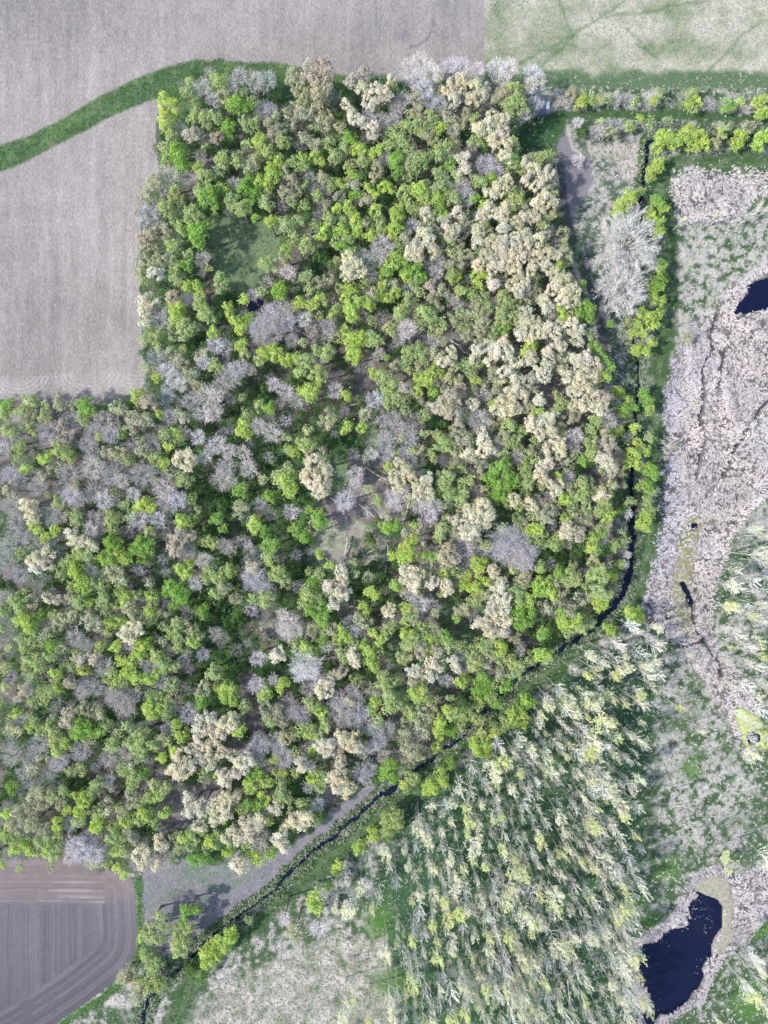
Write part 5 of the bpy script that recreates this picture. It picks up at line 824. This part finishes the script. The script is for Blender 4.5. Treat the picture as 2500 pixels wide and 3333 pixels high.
for fam, L in fam_list.items():
    vis = lambda t: 1 if (-20 < t['x'] < 2520 and -20 < t['y'] < 3350) else 0
    L.sort(key=lambda t: (-vis(t), t.get('f', 0), -t['r'])) 
    for k, t in enumerate(L):
        if k < 300: t['c'] = CN[t['t']]; t['noun'] = NOUN[fam]; sel.append(t)
        else:
            for x, y, r, tt, _ in t['b']:
                R = r/SX; ht = tree_height(x, y, R, tt); hc = ht-0.55*R; (key, s) = pick(STY[tt], R); X, Y = W(x, y, hc)
                rest[fam].add(RAW[key], s*1.06, random.uniform(0, 6.28), (X, Y, hc), jitter(COLR[tt], tt, 0.15), 2 if fam in ('bare', 'budding') else 1)
make_labels(sel)
BIGW = [(2048, 785, 9.4, 'great whitish leafless tree standing beside the upright ditch, the upper one'), (2035, 935, 7.6, 'great whitish leafless tree at the ditch just below the biggest one')]
for k, (x, y, R, lab) in enumerate(BIGW):
    h = 17.0; hc = h-0.55*R; X, Y = W(x, y, hc); root = link('bare_tree', None, loc=(X, Y, 0), label=lab, category='tree', group=GRP['bare']); a = crown_bare(R, 9001+k, up=0.35, twigs=0.85, wtw=0.042)
    link('crown', mesh_np('crown', a[0], a[1], [M_TWIG], col=a[2]), root, (0, 0, hc), 0, None, (0.66, 0.64, 0.60)); link('trunk', TRUNKS[k], root, (0, 0, 0), 0, (3, 3, 1.1))
for t in sel:
    fam = FAM[t['t']]; R0 = max(b[2] for b in t['b'])/SX; ht0 = tree_height(t['x'], t['y'], R0, t['t']); X0, Y0 = W(t['x'], t['y'], ht0-0.6*R0)
    root = link(NAMES[fam], None, loc=(X0, Y0, 0)); root['label'] = t['label']; root['category'] = 'tree'; root['group'] = GRP[fam]
    base = jitter(COLR[t['t']], t['t'], 0.13)
    for x, y, r, tt, _ in t['b']:
        R = r/SX*(0.94 if STY[tt] != 'bare' else 0.96)*(0.86 if (1985 < x < 2180 and 1000 < y < 2000) else 1.0); hc = ht0-0.6*R + random.uniform(-0.6, 0.4); (key, s) = pick(STY[tt], R); X, Y = W(x, y, hc)
        col = jitter(tuple(0.5*(a+b) for a, b in zip(base, COLR[tt])), tt, 0.05)
        link('crown', PROTO[key], root, (X-X0, Y-Y0, hc), random.uniform(0, 6.28), (s*random.uniform(0.92, 1.12), s*random.uniform(0.92, 1.12), s*1.05), col)
    th = ht0-0.9*R0; rr = 0.7+0.35*R0
    link('trunk', random.choice(TRUNKS), root, (0, 0, 0), random.uniform(0, 6.28), (rr, rr, max(0.12, th/10)))
for fam, m in rest.items(): m.build({'oak': 'oak_undergrowth', 'leafy': 'leafy_undergrowth', 'budding': 'budding_undergrowth', 'bare': 'twiggy_undergrowth'}[fam], M_LEAF, label='smaller trees crowded between the big crowns of the wood')
# dark shrub layer
shr.sort(key=lambda s: -s[2]); mass = Mass(); items = []
for k, (x, y, r, t) in enumerate(shr):
    R = r/SX*1.1; h = random.uniform(2.0, 6.5)*(1 if R < 2.4 else 1.15); (key, s) = pick('soft' if random.random() < 0.8 else 'half', R); X, Y = W(x, y, h-0.4*R); g = random.random()
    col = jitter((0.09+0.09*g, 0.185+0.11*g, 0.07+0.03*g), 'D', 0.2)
    if k < 300: items.append(dict(x=x, y=y, r=r, c='dark green', noun='bush', a=(key, s, X, Y, h, R, col)))
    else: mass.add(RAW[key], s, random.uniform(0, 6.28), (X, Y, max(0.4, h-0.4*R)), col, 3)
make_labels(items)
for it in items:
    key, s, X, Y, h, R, col = it['a']
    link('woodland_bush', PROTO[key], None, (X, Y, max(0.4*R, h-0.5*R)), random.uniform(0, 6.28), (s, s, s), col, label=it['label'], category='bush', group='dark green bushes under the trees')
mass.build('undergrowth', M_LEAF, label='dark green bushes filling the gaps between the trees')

# ================================================================== the poplars
pops = []
for (ox, oy), s in POPS:
    for it in s.replace('\n', ';').split(';'):
        u, v, t = it.split(); pops.append((ox+float(u)*U, oy+float(v)*U, t))
kp = []
for p in pops:
    if all(math.hypot(p[0]-q[0], p[1]-q[1]) > 15 for q in kp): kp.append(p)
pops = [dict(x=p[0], y=p[1], t=p[2], w=0, hs=random.uniform(0.9, 1.06)) for p in kp]
nlist = len(pops); PA = np.array([(p['x'], p['y']) for p in pops]); added = []
PLC = [(1370,2640),(1480,2560),(1600,2440),(1760,2330),(1880,2200),(1960,2120),(2120,2160),(2130,2300),(2080,2480),(2080,2700),(2110,2900),(2060,3060),(2080,3200),(2150,3450),(1180,3450),(1230,3100),(1330,2900),(1300,2750)]
for _ in range(9000):
    x, y = random.uniform(1150, 2200), random.uniform(2080, 3500)
    if not inpoly(np.array(x), np.array(y), PLC): continue
    sp = (19 + 22*float(sstep(0.3, 0.7, fnoise(np.array(x/10), np.array(y/10), 7.0, 401, 2)))) * (1 if x > 1400 else 1.45) * (1.5 if inpoly(np.array(x), np.array(y), [(2000,2050),(2200,2050),(2200,2950),(2050,2950),(2000,2500)]) else 1)
    if (np.hypot(PA[:, 0]-x, PA[:, 1]-y) < sp*random.uniform(0.85, 1.15)).any(): continue
    PA = np.vstack([PA, (x, y)]); added.append(dict(x=x, y=y, t='p' if random.random() < 0.80 else 'y', w=1, hs=random.choice((random.uniform(0.45, 0.8), random.uniform(0.75, 1.1)))))
for _ in range(500):                        # the thin stand at the right edge
    x, y = random.uniform(2320, 2600), random.uniform(1830, 2420)
    if x < 2330 + abs(y-2050)*0.25 or (np.hypot(PA[:, 0]-x, PA[:, 1]-y) < 42).any(): continue
    PA = np.vstack([PA, (x, y)]); added.append(dict(x=x, y=y, t='p' if random.random() < 0.93 else 'y', w=1, hs=random.uniform(0.6, 0.95)))
print('poplars', nlist, len(added))
pops += added
for p in pops: p['r'] = 26 if p['t'] == 'y' else 24; p['c'] = 'yellow-green' if p['t'] == 'y' else 'bare whitish'; p['noun'] = 'poplar'
pops.sort(key=lambda p: (0 if (0 < p['x'] < 2500 and p['y'] < 3333) else 1, p['w'], -p['hs']))
make_labels(pops[:300]); pm = Mass(); pl = Mass()
for k, p in enumerate(pops):
    small = 0.55 if (p['x'] > 2150 and p['y'] < 1500) or (p['x'] > 2180 and p['y'] > 2100 and p['x'] < 2400) else 1
    hs = p['hs']*small; zc = 13.5*hs; X, Y = W(p['x'], p['y'], zc); rz = random.uniform(0, 6.28)
    v = random.randrange(6) if p['t'] == 'p' else random.choice([7, 8, 9, 10, 11]); 
    if p['t'] == 'p' and random.random() < 0.2: v = 6
    tw = jitter((0.88, 0.85, 0.75) if random.random() < 0.75 else (0.72, 0.69, 0.66), 'W', 0.12); lc = jitter((0.68, 0.72, 0.26) if random.random() < 0.5 else (0.76, 0.75, 0.50), 'Y', 0.12); wd = hs*random.choice([random.uniform(0.55, 0.9), random.uniform(0.6, 1.25)])
    if k < 300:
        root = link('poplar_tree', None, loc=(X, Y, 0), label=p['label'], category='tree', group='thin poplars of the plantation'); root.rotation_euler = (0, 0, rz)
        link('crown', POP_PROTO[v][0], root, (0, 0, 0), 0, (wd, wd, hs), tw)
        if POP_PROTO[v][1]: link('leaves', POP_PROTO[v][1], root, (0, 0, 0), 0, (wd, wd, hs), lc)
        link('trunk', random.choice(POP_TRUNK), root, (0, 0, 0), 0, (1, 1, hs))
    else:
        a, lf = POPS_RAW[v]; sc3 = np.array((wd, wd, hs)); pm.add(a, sc3, rz, (X, Y, 0), tw)
        tr = [( -.12, 0, 0), (.12, 0, 0), (0, .2, 0), (0, 0, 17.5)]
        pm.add((np.array(tr), np.array([(0, 1, 3), (1, 2, 3), (2, 0, 3)]), np.ones((4, 3))), sc3, rz, (X, Y, 0), (0.42, 0.40, 0.36))
        if lf: pl.add(lf, sc3, rz, (X, Y, 0), lc)
pm.build('poplar_thicket', M_TWIG, label='thinner bare poplars filling the plantation'); pl.build('poplar_thicket_leaves', M_LEAF, label='young leaves on the thinner poplars')

# ================================================================== reeds, tussocks and weeds
def strokes(name, n, sampler, mat, blades=4, label=''):
    """laid-over tufts of reed or dry grass: curved tapering blades in fans"""
    r = np.random.default_rng(hash(name) % 1000 if False else len(name)*7+n % 97); P, ang, Ln, wd, hh, col, spread = sampler(n, r); m = len(P)
    P = np.repeat(P, blades, 0); k = len(P); ang = np.repeat(ang, blades) + r.normal(0, 1, k)*np.repeat(spread, blades); Ln = np.repeat(Ln, blades)*r.uniform(0.6, 1.1, k)
    wd = np.repeat(wd, blades)*r.uniform(0.7, 1.2, k); hh = np.repeat(hh, blades)*r.uniform(0.5, 1.3, k); col = np.repeat(col, blades, 0)*r.uniform(0.75, 1.18, (k, 1))
    j, i = zone_at(P[:, 0]*SX+1250, 1666.5-P[:, 1]*SX); z0 = Z[j, i]
    d = np.stack([np.cos(ang), np.sin(ang)], -1); s = np.stack([-d[:, 1], d[:, 0]], -1); bend = r.normal(0, 0.16, k)*Ln
    P = P + s*r.normal(0, 0.12, (k, 1)); q = P + d*Ln[:, None]*0.5 + s*(bend*0.5)[:, None]; e = P + d*Ln[:, None] + s*bend[:, None]
    w = wd[:, None]*0.5
    V = np.stack([np.column_stack([P+s*w*0.6, z0]), np.column_stack([P-s*w*0.6, z0]), np.column_stack([q+s*w, z0+hh]), np.column_stack([q-s*w, z0+hh*1.1]), np.column_stack([e, z0+hh*0.5])], 1).reshape(-1, 3)
    b = np.arange(k)[:, None]*5; F = [np.hstack([b, b+1, b+3, b+2]), np.hstack([b+2, b+3, b+4])]
    link(name, mesh_np(name, V, F, [mat], col=np.repeat(col, 5, 0)), kind='stuff', label=label)
def scatter(mask_fn, n, r, box):
    out = []
    while sum(len(o) for o in out) < n:
        x = r.uniform(box[0], box[2], n*3); y = r.uniform(box[1], box[3], n*3); m = mask_fn(x, y, r); out.append(np.stack([x[m], y[m]], -1))
        if len(out) > 25: break
    return np.vstack(out)[:n]
def topix(p): return np.stack([(p[:, 0]-1250)/SX, (1666.5-p[:, 1])/SX], -1)
AD = fnoise(GX, GY, 14, 131, 2)*12.0     # combing direction of the flattened reeds
def reed_sampler(n, r):
    def mk(x, y, r):
        j, i = zone_at(x, y); ok = (RM[j, i] > 0.35)*(1-0.75*OL[j, i]) > r.random(len(x)); ok &= (Z[j, i] > -0.30) & (C[j, i].sum(-1) > 0.12+0.28*r.random(len(x))) & (NF[j, i] > 0.22+0.24*r.random(len(x)))
        for p in ALGAE: ok &= ~inpoly(x, y, p)
        return ok & (np.abs(x-1250) < 1500)
    p = scatter(mk, n, r, (2050, 520, 2620, 3420)); j, i = zone_at(p[:, 0], p[:, 1]); q = topix(p)
    ang = AD[j, i] + r.normal(0, 0.35, len(q)) + math.pi*0.15; li = sstep(0.35, 0.65, N1[j, i])
    col = np.array((0.60, 0.53, 0.49))*(1-li[:, None]) + np.array((0.54, 0.49, 0.48))*li[:, None]; col = col*(0.85+0.3*r.random((len(q), 1)))
    lilac = sstep(2240, 2180, p[:, 0])*sstep(1000, 1300, p[:, 1])*sstep(2100, 1800, p[:, 1]); col = col*(1-0.6*lilac[:, None]) + np.array((0.48, 0.46, 0.52))*0.6*lilac[:, None]
    return q, ang, r.uniform(0.6, 1.5, len(q)), r.uniform(0.10, 0.22, len(q)), r.uniform(0.10, 0.30, len(q)), col, np.full(len(q), 0.14)
strokes('reeds', 22000, reed_sampler, M_STRAW, 3, 'pale dead reeds combed flat over the dark marsh')
def tus_sampler(n, r):
    def mk(x, y, r):
        j, i = zone_at(x, y); lum = C[j, i].sum(-1); z = ZN[j, i]; return ((z == 0) | (z == 7) | (z == 10)) & (lum*0.9+0.12 > r.random(len(x))) & (Z[j, i] > -0.3) & ((z != 7) | (r.random(len(x)) < 0.25)) & ((z != 10) | (r.random(len(x)) < 0.5))
    p = scatter(mk, n, r, (200, -80, 2620, 3420)); j, i = zone_at(p[:, 0], p[:, 1]); q = topix(p); li = r.random((len(q), 1))
    col = np.array((0.44, 0.41, 0.34))*li + np.array((0.36, 0.34, 0.32))*(1-li)
    g = (r.random(len(q)) < 0.25) & (ZN[j, i] != 10); col[g] = (0.13, 0.20, 0.08)
    big = (ZN[j, i] == 0) & (p[:, 0] > 1850) & (r.random(len(q)) < 0.5); a0 = np.where(big, AD[j, i]+r.normal(0, 0.5, len(q)), r.uniform(0, 6.28, len(q)))
    return q, a0, r.uniform(0.3, 0.85, len(q))*np.where(big, 1.9, 1), r.uniform(0.08, 0.22, len(q))*np.where(big, 1.25, 1), r.uniform(0.10, 0.3, len(q)), col*np.where(big, 1.15, 1)[:, None], np.where(big, 0.35, 1.1)
strokes('dry_grass', 30000, tus_sampler, M_STRAW, 3, 'dry grass tussocks over the green meadow')
def floor_sampler(n, r):
    def mk(x, y, r):
        j, i = zone_at(x, y); return (ZN[j, i] == 1) | ((ZN[j, i] == 6) & (r.random(len(x)) < 0.12))
    p = scatter(mk, n, r, (-60, 240, 2080, 2860)); q = topix(p); g = r.random(len(q)) < 0.35
    col = np.where(g[:, None], np.array((0.08, 0.15, 0.05)), np.array((0.26, 0.235, 0.22)))*r.uniform(0.5, 1.3, (len(q), 1))
    return q, r.uniform(0, 6.28, len(q)), r.uniform(0.6, 2.2, len(q)), r.uniform(0.07, 0.16, len(q)), r.uniform(0.05, 0.3, len(q)), col, np.full(len(q), 0.9)
strokes('brushwood', 14000, floor_sampler, M_STRAW, 3, 'fallen twigs and weeds on the woodland floor')
def grass_sampler(n, r):
    def mk(x, y, r):
        j, i = zone_at(x, y); z = ZN[j, i]; return (z == 3) | (z == 6) | (z == 7)
    p = scatter(mk, n, r, (-20, 180, 2520, 3360)); q = topix(p); j, i = zone_at(p[:, 0], p[:, 1])
    col = C[j, i]*r.uniform(0.7, 1.75, (len(q), 1))*np.array((1.1, 1.0, 0.9))
    return q, r.uniform(0, 6.28, len(q)), r.uniform(0.2, 0.6, len(q)), r.uniform(0.1, 0.3, len(q)), r.uniform(0.05, 0.3, len(q)), col, np.full(len(q), 1.1)
strokes('grass', 16000, grass_sampler, M_STRAW, 2, 'uneven green grass of strips, banks and glades')
# ditch-side weeds
def weed_sampler(n, r):
    def mk(x, y, r):
        j, i = zone_at(x, y); d = d2[j, i]; return (d > 9) & (d < 28) & (Z[j, i] > -0.52)
    p = scatter(mk, n, r, (440, 420, 2520, 3340)); q = topix(p); g = r.random((len(q), 1)) < 0.55
    col = np.where(g, np.array((0.07, 0.16, 0.045)), np.array((0.36, 0.34, 0.29)))*r.uniform(0.7, 1.2, (len(q), 1))
    return q, r.uniform(0, 6.28, len(q)), r.uniform(0.5, 1.3, len(q)), r.uniform(0.15, 0.32, len(q)), r.uniform(0.2, 0.7, len(q)), col, np.full(len(q), 1.0)
strokes('ditch_weeds', 9000, weed_sampler, M_STRAW, 3, 'green and straw coloured weeds along the ditch banks')
# floating scum on the pond and green algae
def scum_sampler(n, r):
    c = np.array([(2290,2960),(2305,2990),(2300,3020),(2270,2945),(2250,2975),(2330,3070),(2110,3060),(2160,3050),(2235,3015),(2100,3120),(2290,3150),(2130,3290)])[r.integers(0, 12, n)]
    return topix(c + r.normal(0, 13, (n, 2))), r.uniform(0, 6.28, n), r.uniform(0.1, 0.35, n), r.uniform(0.08, 0.2, n), r.uniform(0.01, 0.03, n), np.tile((0.42, 0.42, 0.38), (n, 1)), np.full(n, 1.0)
_Zs = Z.copy(); Z = np.maximum(Z, WLEV + 0.01)
strokes('floating_scum', 130, scum_sampler, M_STRAW, 2, 'pale flecks floating on the dark pond')
Z = _Zs
M_ALGAE = plain_mat('algae', (0.36, 0.39, 0.17), 0.7, 0.35, 0.6); M_SILT = plain_mat('silt', (0.27, 0.26, 0.16), 0.6, 0.2, 0.4)
def blobsheet(name, cx, cy, rx, ry, rot, z, mat, seed, label):
    r = random.Random(seed); v = []; n = 40; ph = [r.uniform(0, 6.28) for _ in range(5)]
    for k in range(n):
        t = 2*math.pi*k/n; rr = 1+0.18*math.sin(2*t+ph[0])+0.13*math.sin(3*t+ph[1])+0.1*math.sin(5*t+ph[2])+0.07*math.sin(9*t+ph[3]); a, b = rx*rr*math.cos(t), ry*rr*math.sin(t)
        v.append((*W(cx+a*math.cos(rot)-b*math.sin(rot), cy+a*math.sin(rot)+b*math.cos(rot)), z))
    me = bpy.data.meshes.new(name); me.from_pydata(v, [], [list(range(n))[::-1]]); me.materials.append(mat); me.update(); link(name, me, kind='stuff', label=label)
blobsheet('algae_mat', 2435, 2345, 42, 30, 0.5, 0.20, M_ALGAE, 3, 'yellow-green algae mat beside the small dark pool'); 
blobsheet('algae_mat', 2360, 2790, 16, 22, 0.0, 0.20, M_ALGAE, 5, 'small yellow algae mat above the pond')

# ================================================================== fallen trees, stumps of dead wood
LOGS = [("forked whitish fallen trunk in the litter glade",[(1131,1750),(1128,1780),(1124,1800),(1118,1818)],0.30,4),("white fallen trunk pointing into the litter glade from the right",[(1192,1802),(1215,1790),(1250,1774)],0.30,1),
("grey fallen trunk below right of the litter glade",[(1230,1850),(1250,1825),(1276,1788)],0.22,2),("long mossy trunk lying left of the cream crowns",[(1190,1520),(1225,1545),(1269,1566)],0.26,1),
("long dark leaning trunk below the cream crowns",[(1335,1622),(1325,1660),(1310,1700),(1293,1731)],0.24,1),("straight fallen trunk right of the dark leaning one",[(1398,1716),(1425,1695),(1460,1668)],0.22,1),
("branching whitish fallen tree above the litter glade",[(1168,1642),(1195,1662),(1220,1684)],0.24,6),("pale trunk lying across the gap above the yellow crowns",[(1080,1330),(1130,1322),(1175,1312)],0.24,4),
("curved fallen trunk left of the cream stand",[(1466,1106),(1495,1128),(1512,1148),(1540,1160)],0.24,2),("white fallen trunk right of the big glade",[(1000,764),(1030,752),(1056,738)],0.30,6),
("curved bare trunk above the big cream oak",[(1052,1488),(1056,1465),(1068,1440)],0.22,2),("white broken trunk below the small hut",[(664,1938),(682,1940),(702,1954)],0.30,1),
("thin trunk lying in the lower middle wood",[(1270,1942),(1300,1928),(1345,1922)],0.20,1),("slanting trunk by the lower yellow-green tree",[(1490,1836),(1510,1852),(1540,1872)],0.22,1),
("bare forked tree lying above the long lower glade",[(1472,1938),(1495,1960),(1515,1990)],0.28,9),("long slim trunk in the dark gap of the cream stand",[(1870,1395),(1840,1410),(1815,1425)],0.20,3),
("fallen trunk across the upper plantation edge",[(1383,2626),(1410,2622),(1445,2620)],0.28,1),("crooked white branch on the grass in the lower plantation",[(1800,3190),(1812,3170),(1835,3152),(1838,3135),(1820,3128)],0.20,3),
("straight white trunk near the plantation bottom",[(1848,3190),(1852,3240),(1856,3272)],0.22,1),("thin upright trunk among green bushes",[(768,1778),(770,1810)],0.20,0),("fallen trunk in the dark strip",[(1130,1175),(1145,1190),(1160,1200)],0.18,2),
("grey tangle of a fallen tree below the litter glade",[(1200,1900),(1215,1880),(1260,1860)],0.18,7),("dead trunk at the lower plantation's left",[(1371,2978),(1395,2974),(1404,2972)],0.2,0)]
for k, (lab, pts, rad, nb) in enumerate(LOGS):
    r = random.Random(k); z = 1.2; w = [np.array((*W(*p, z), z + r.uniform(-0.4, 0.8))) for p in pts]; o = w[0].copy(); o[2] = 0
    g = Geo(); n = len(w); g.tube([p-o for p in w], [rad*(1-0.6*i/(n-1)) for i in range(n)], 6); root = link('fallen_tree', g.mesh('fallen_tree', [M_DEADWOOD]), loc=tuple(o), label=lab, category='fallen tree', group='fallen trees')
    for b in range(nb):
        g = Geo(); i = r.randrange(n-1); f = r.random(); p = w[i]*(1-f)+w[i+1]*f-o; d = unit(w[i+1]-w[i]); t = r.choice((-1, 1))*r.uniform(0.4, 1.0); e = np.array((d[0]*math.cos(t)-d[1]*math.sin(t), d[0]*math.sin(t)+d[1]*math.cos(t), r.uniform(-0.1, 0.3))); L = r.uniform(1.5, 3.6)
        m1 = p+e*L*0.5+np.array((r.uniform(-.3, .3), r.uniform(-.3, .3), 0.1)); g.tube([p, m1, p+e*L], [rad*0.42, rad*0.3, rad*0.1], 4)
        for q in range(3): g.tube([m1, m1+unit(e+np.array((r.uniform(-1, 1), r.uniform(-1, 1), 0.2)))*L*0.45], [rad*0.2, rad*0.06], 3)
        link('branch', g.mesh('branch', [M_DEADWOOD]), root)

# ================================================================== hides, trailer, culvert, posts
def hide(name, px, py, wx_, wy_, hh, rz, roofmat, label, ladder_dir):
    X, Y = W(px, py, hh); root = link(name, None, loc=(X, Y, 0), rz=rz, label=label, category='hunting hide', group='hunting hides')
    g = Geo(); g.box((0, 0, hh), (wx_, wy_, 0.06), tilt=0.10); g.box((0, wy_*0.25, hh+0.07), (wx_*0.98, 0.05, 0.05), m=0); link('roof', g.mesh('roof', [roofmat]), root)
    g = Geo(); fl = hh-1.9
    for s in (-1, 1): g.box((0, s*(wy_/2-0.12), fl+0.6), (wx_-0.2, 0.04, 1.1)); g.box((s*(wx_/2-0.12), 0, fl+0.6), (0.04, wy_-0.3, 1.1))
    g.box((0, 0, fl), (wx_-0.15, wy_-0.15, 0.06)); link('cabin', g.mesh('cabin', [M_DARKWOOD]), root)
    for sx in (-1, 1):
        for sy in (-1, 1):
            g = Geo(); g.tube([(sx*(wx_/2+0.12), sy*(wy_/2+0.12), 0), (sx*(wx_/2-0.16), sy*(wy_/2-0.16), hh-0.1)], [0.06, 0.05], 5); link('leg', g.mesh('leg', [M_PALEWOOD]), root)
    g = Geo(); dx, dy = ladder_dir; nx_, ny_ = -dy, dx
    for s in (-0.25, 0.25): g.tube([(dx*(wx_/2+1.1)+nx_*s, dy*(wy_/2+1.1)+ny_*s, 0), (dx*wx_/2+nx_*s, dy*wy_/2+ny_*s, fl+0.4)], [0.045, 0.045], 4)
    for k in range(7):
        f = (k+0.5)/7; cx, cy, cz = dx*(wx_/2+1.1*(1-f)), dy*(wy_/2+1.1*(1-f)), (fl+0.4)*f; g.tube([(cx+nx_*0.25, cy+ny_*0.25, cz), (cx-nx_*0.25, cy-ny_*0.25, cz)], [0.03, 0.03], 4)
    link('ladder', g.mesh('ladder', [M_PALEWOOD]), root)
hide('hunting_hide', 1766, 364, 1.35, 1.7, 3.2, 0.05, M_BLUEROOF, 'raised hide with blue roof and pale ladder by the grass corner', (0.2, -1))
hide('hunting_hide', 512, 1853, 1.25, 1.25, 3.0, 0.0, M_SLATEROOF, 'small square grey roofed hide in the dark hut glade', (1, 0.05))
X, Y = W(1784, 343, 1.0); root = link('trailer', None, loc=(X, Y, 0), rz=-0.06, label='narrow white covered trailer beside the blue roofed hide', category='trailer')
g = Geo(); g.box((0, 0, 0.85), (0.95, 2.2, 0.5)); g.box((0, 0, 0.58), (1.0, 2.25, 0.05)); link('body', g.mesh('body', [M_WHITE]), root)
g = Geo()
for s in (-0.3, 0, 0.3): g.box((s, -0.05*abs(s), 1.13), (0.2, 2.3 + (0.5 if s > 0 else 0), 0.06))
link('cover', g.mesh('cover', [M_WHITE]), root)
for s in (-1, 1):
    g = Geo(); g.tube([(s*0.50, 0, 0.3), (s*0.64, 0, 0.3)], [0.3, 0.3], 12); link('wheel', g.mesh('wheel', [M_BLACK]), root)
g = Geo(); g.tube([(-0.3, 1.1, 0.55), (0, 1.75, 0.5)], [0.04, 0.04], 4); g.tube([(0.3, 1.1, 0.55), (0, 1.75, 0.5)], [0.04, 0.04], 4); link('drawbar', g.mesh('drawbar', [M_WHITE]), root)
X, Y = W(1961, 2055); root = link('culvert', None, loc=(X, Y, 0), rz=math.radians(52), label='grey concrete culvert slab over the ditch beside a green bush', category='culvert')
g = Geo(); g.box((0, 0, 0.08), (3.6, 1.05, 0.22)); link('slab', g.mesh('slab', [M_CONCRETE]), root)
g = Geo(); g.box((0, 0.62, -0.25), (3.6, 0.16, 1.0)); link('head_wall', g.mesh('head_wall', [M_CONCRETE]), root)
g = Geo(); g.tube([(-0.2, -0.7, -0.6), (-0.2, 1.3, -0.6)], [0.42, 0.42], 12, cap=False); link('pipe', g.mesh('pipe', [M_CONCRETE]), root)
g = Geo(); g.box((-1.6, -0.75, 0.02), (0.9, 0.35, 0.12), rz=0.4); link('wing_wall', g.mesh('wing_wall', [M_CONCRETE]), root)
X, Y = W(457, 2844, 1.0); g = Geo(); g.box((0, 0, 0.6), (0.22, 0.22, 1.3)); g.box((0, 0, 1.29), (0.27, 0.27, 0.08))
link('boundary_post', g.mesh('boundary_post', [M_WHITE]), loc=(X, Y, 0), label='white boundary post at the top of the green field strip', category='post')
stone = Geo(); a = [(math.cos(t)*0.28*(1+0.2*math.sin(3*t)), math.sin(t)*0.22, 0) for t in np.linspace(0, 6.28, 7)[:-1]]; b = [(x*0.6, y*0.6, 0.2) for x, y, z in a]
stone.add(a+b, [(i, (i+1) % 6, 6+(i+1) % 6, 6+i) for i in range(6)] + [tuple(range(6, 12))]); sm = stone.mesh('stone', [M_WHITE])
for x, y, lab in ((1083,986,'white stone in the dirt gap right of the dark hollow'),(1236,1561,'white stone beside the long mossy trunk'),(1124,1577,'white stone left of the leafless tree in the open wood'),(1064,1783,'white stone at the left of the litter glade'),
                  (2361,379,'white stone on the grass lane'),(2433,474,'white stone on the right willow bank'),(1511,1860,'white stone by the slanting trunk')):
    link('stone', sm, loc=(*W(x, y), 0.02), rz=x, label=lab, category='stone', group='white stones')
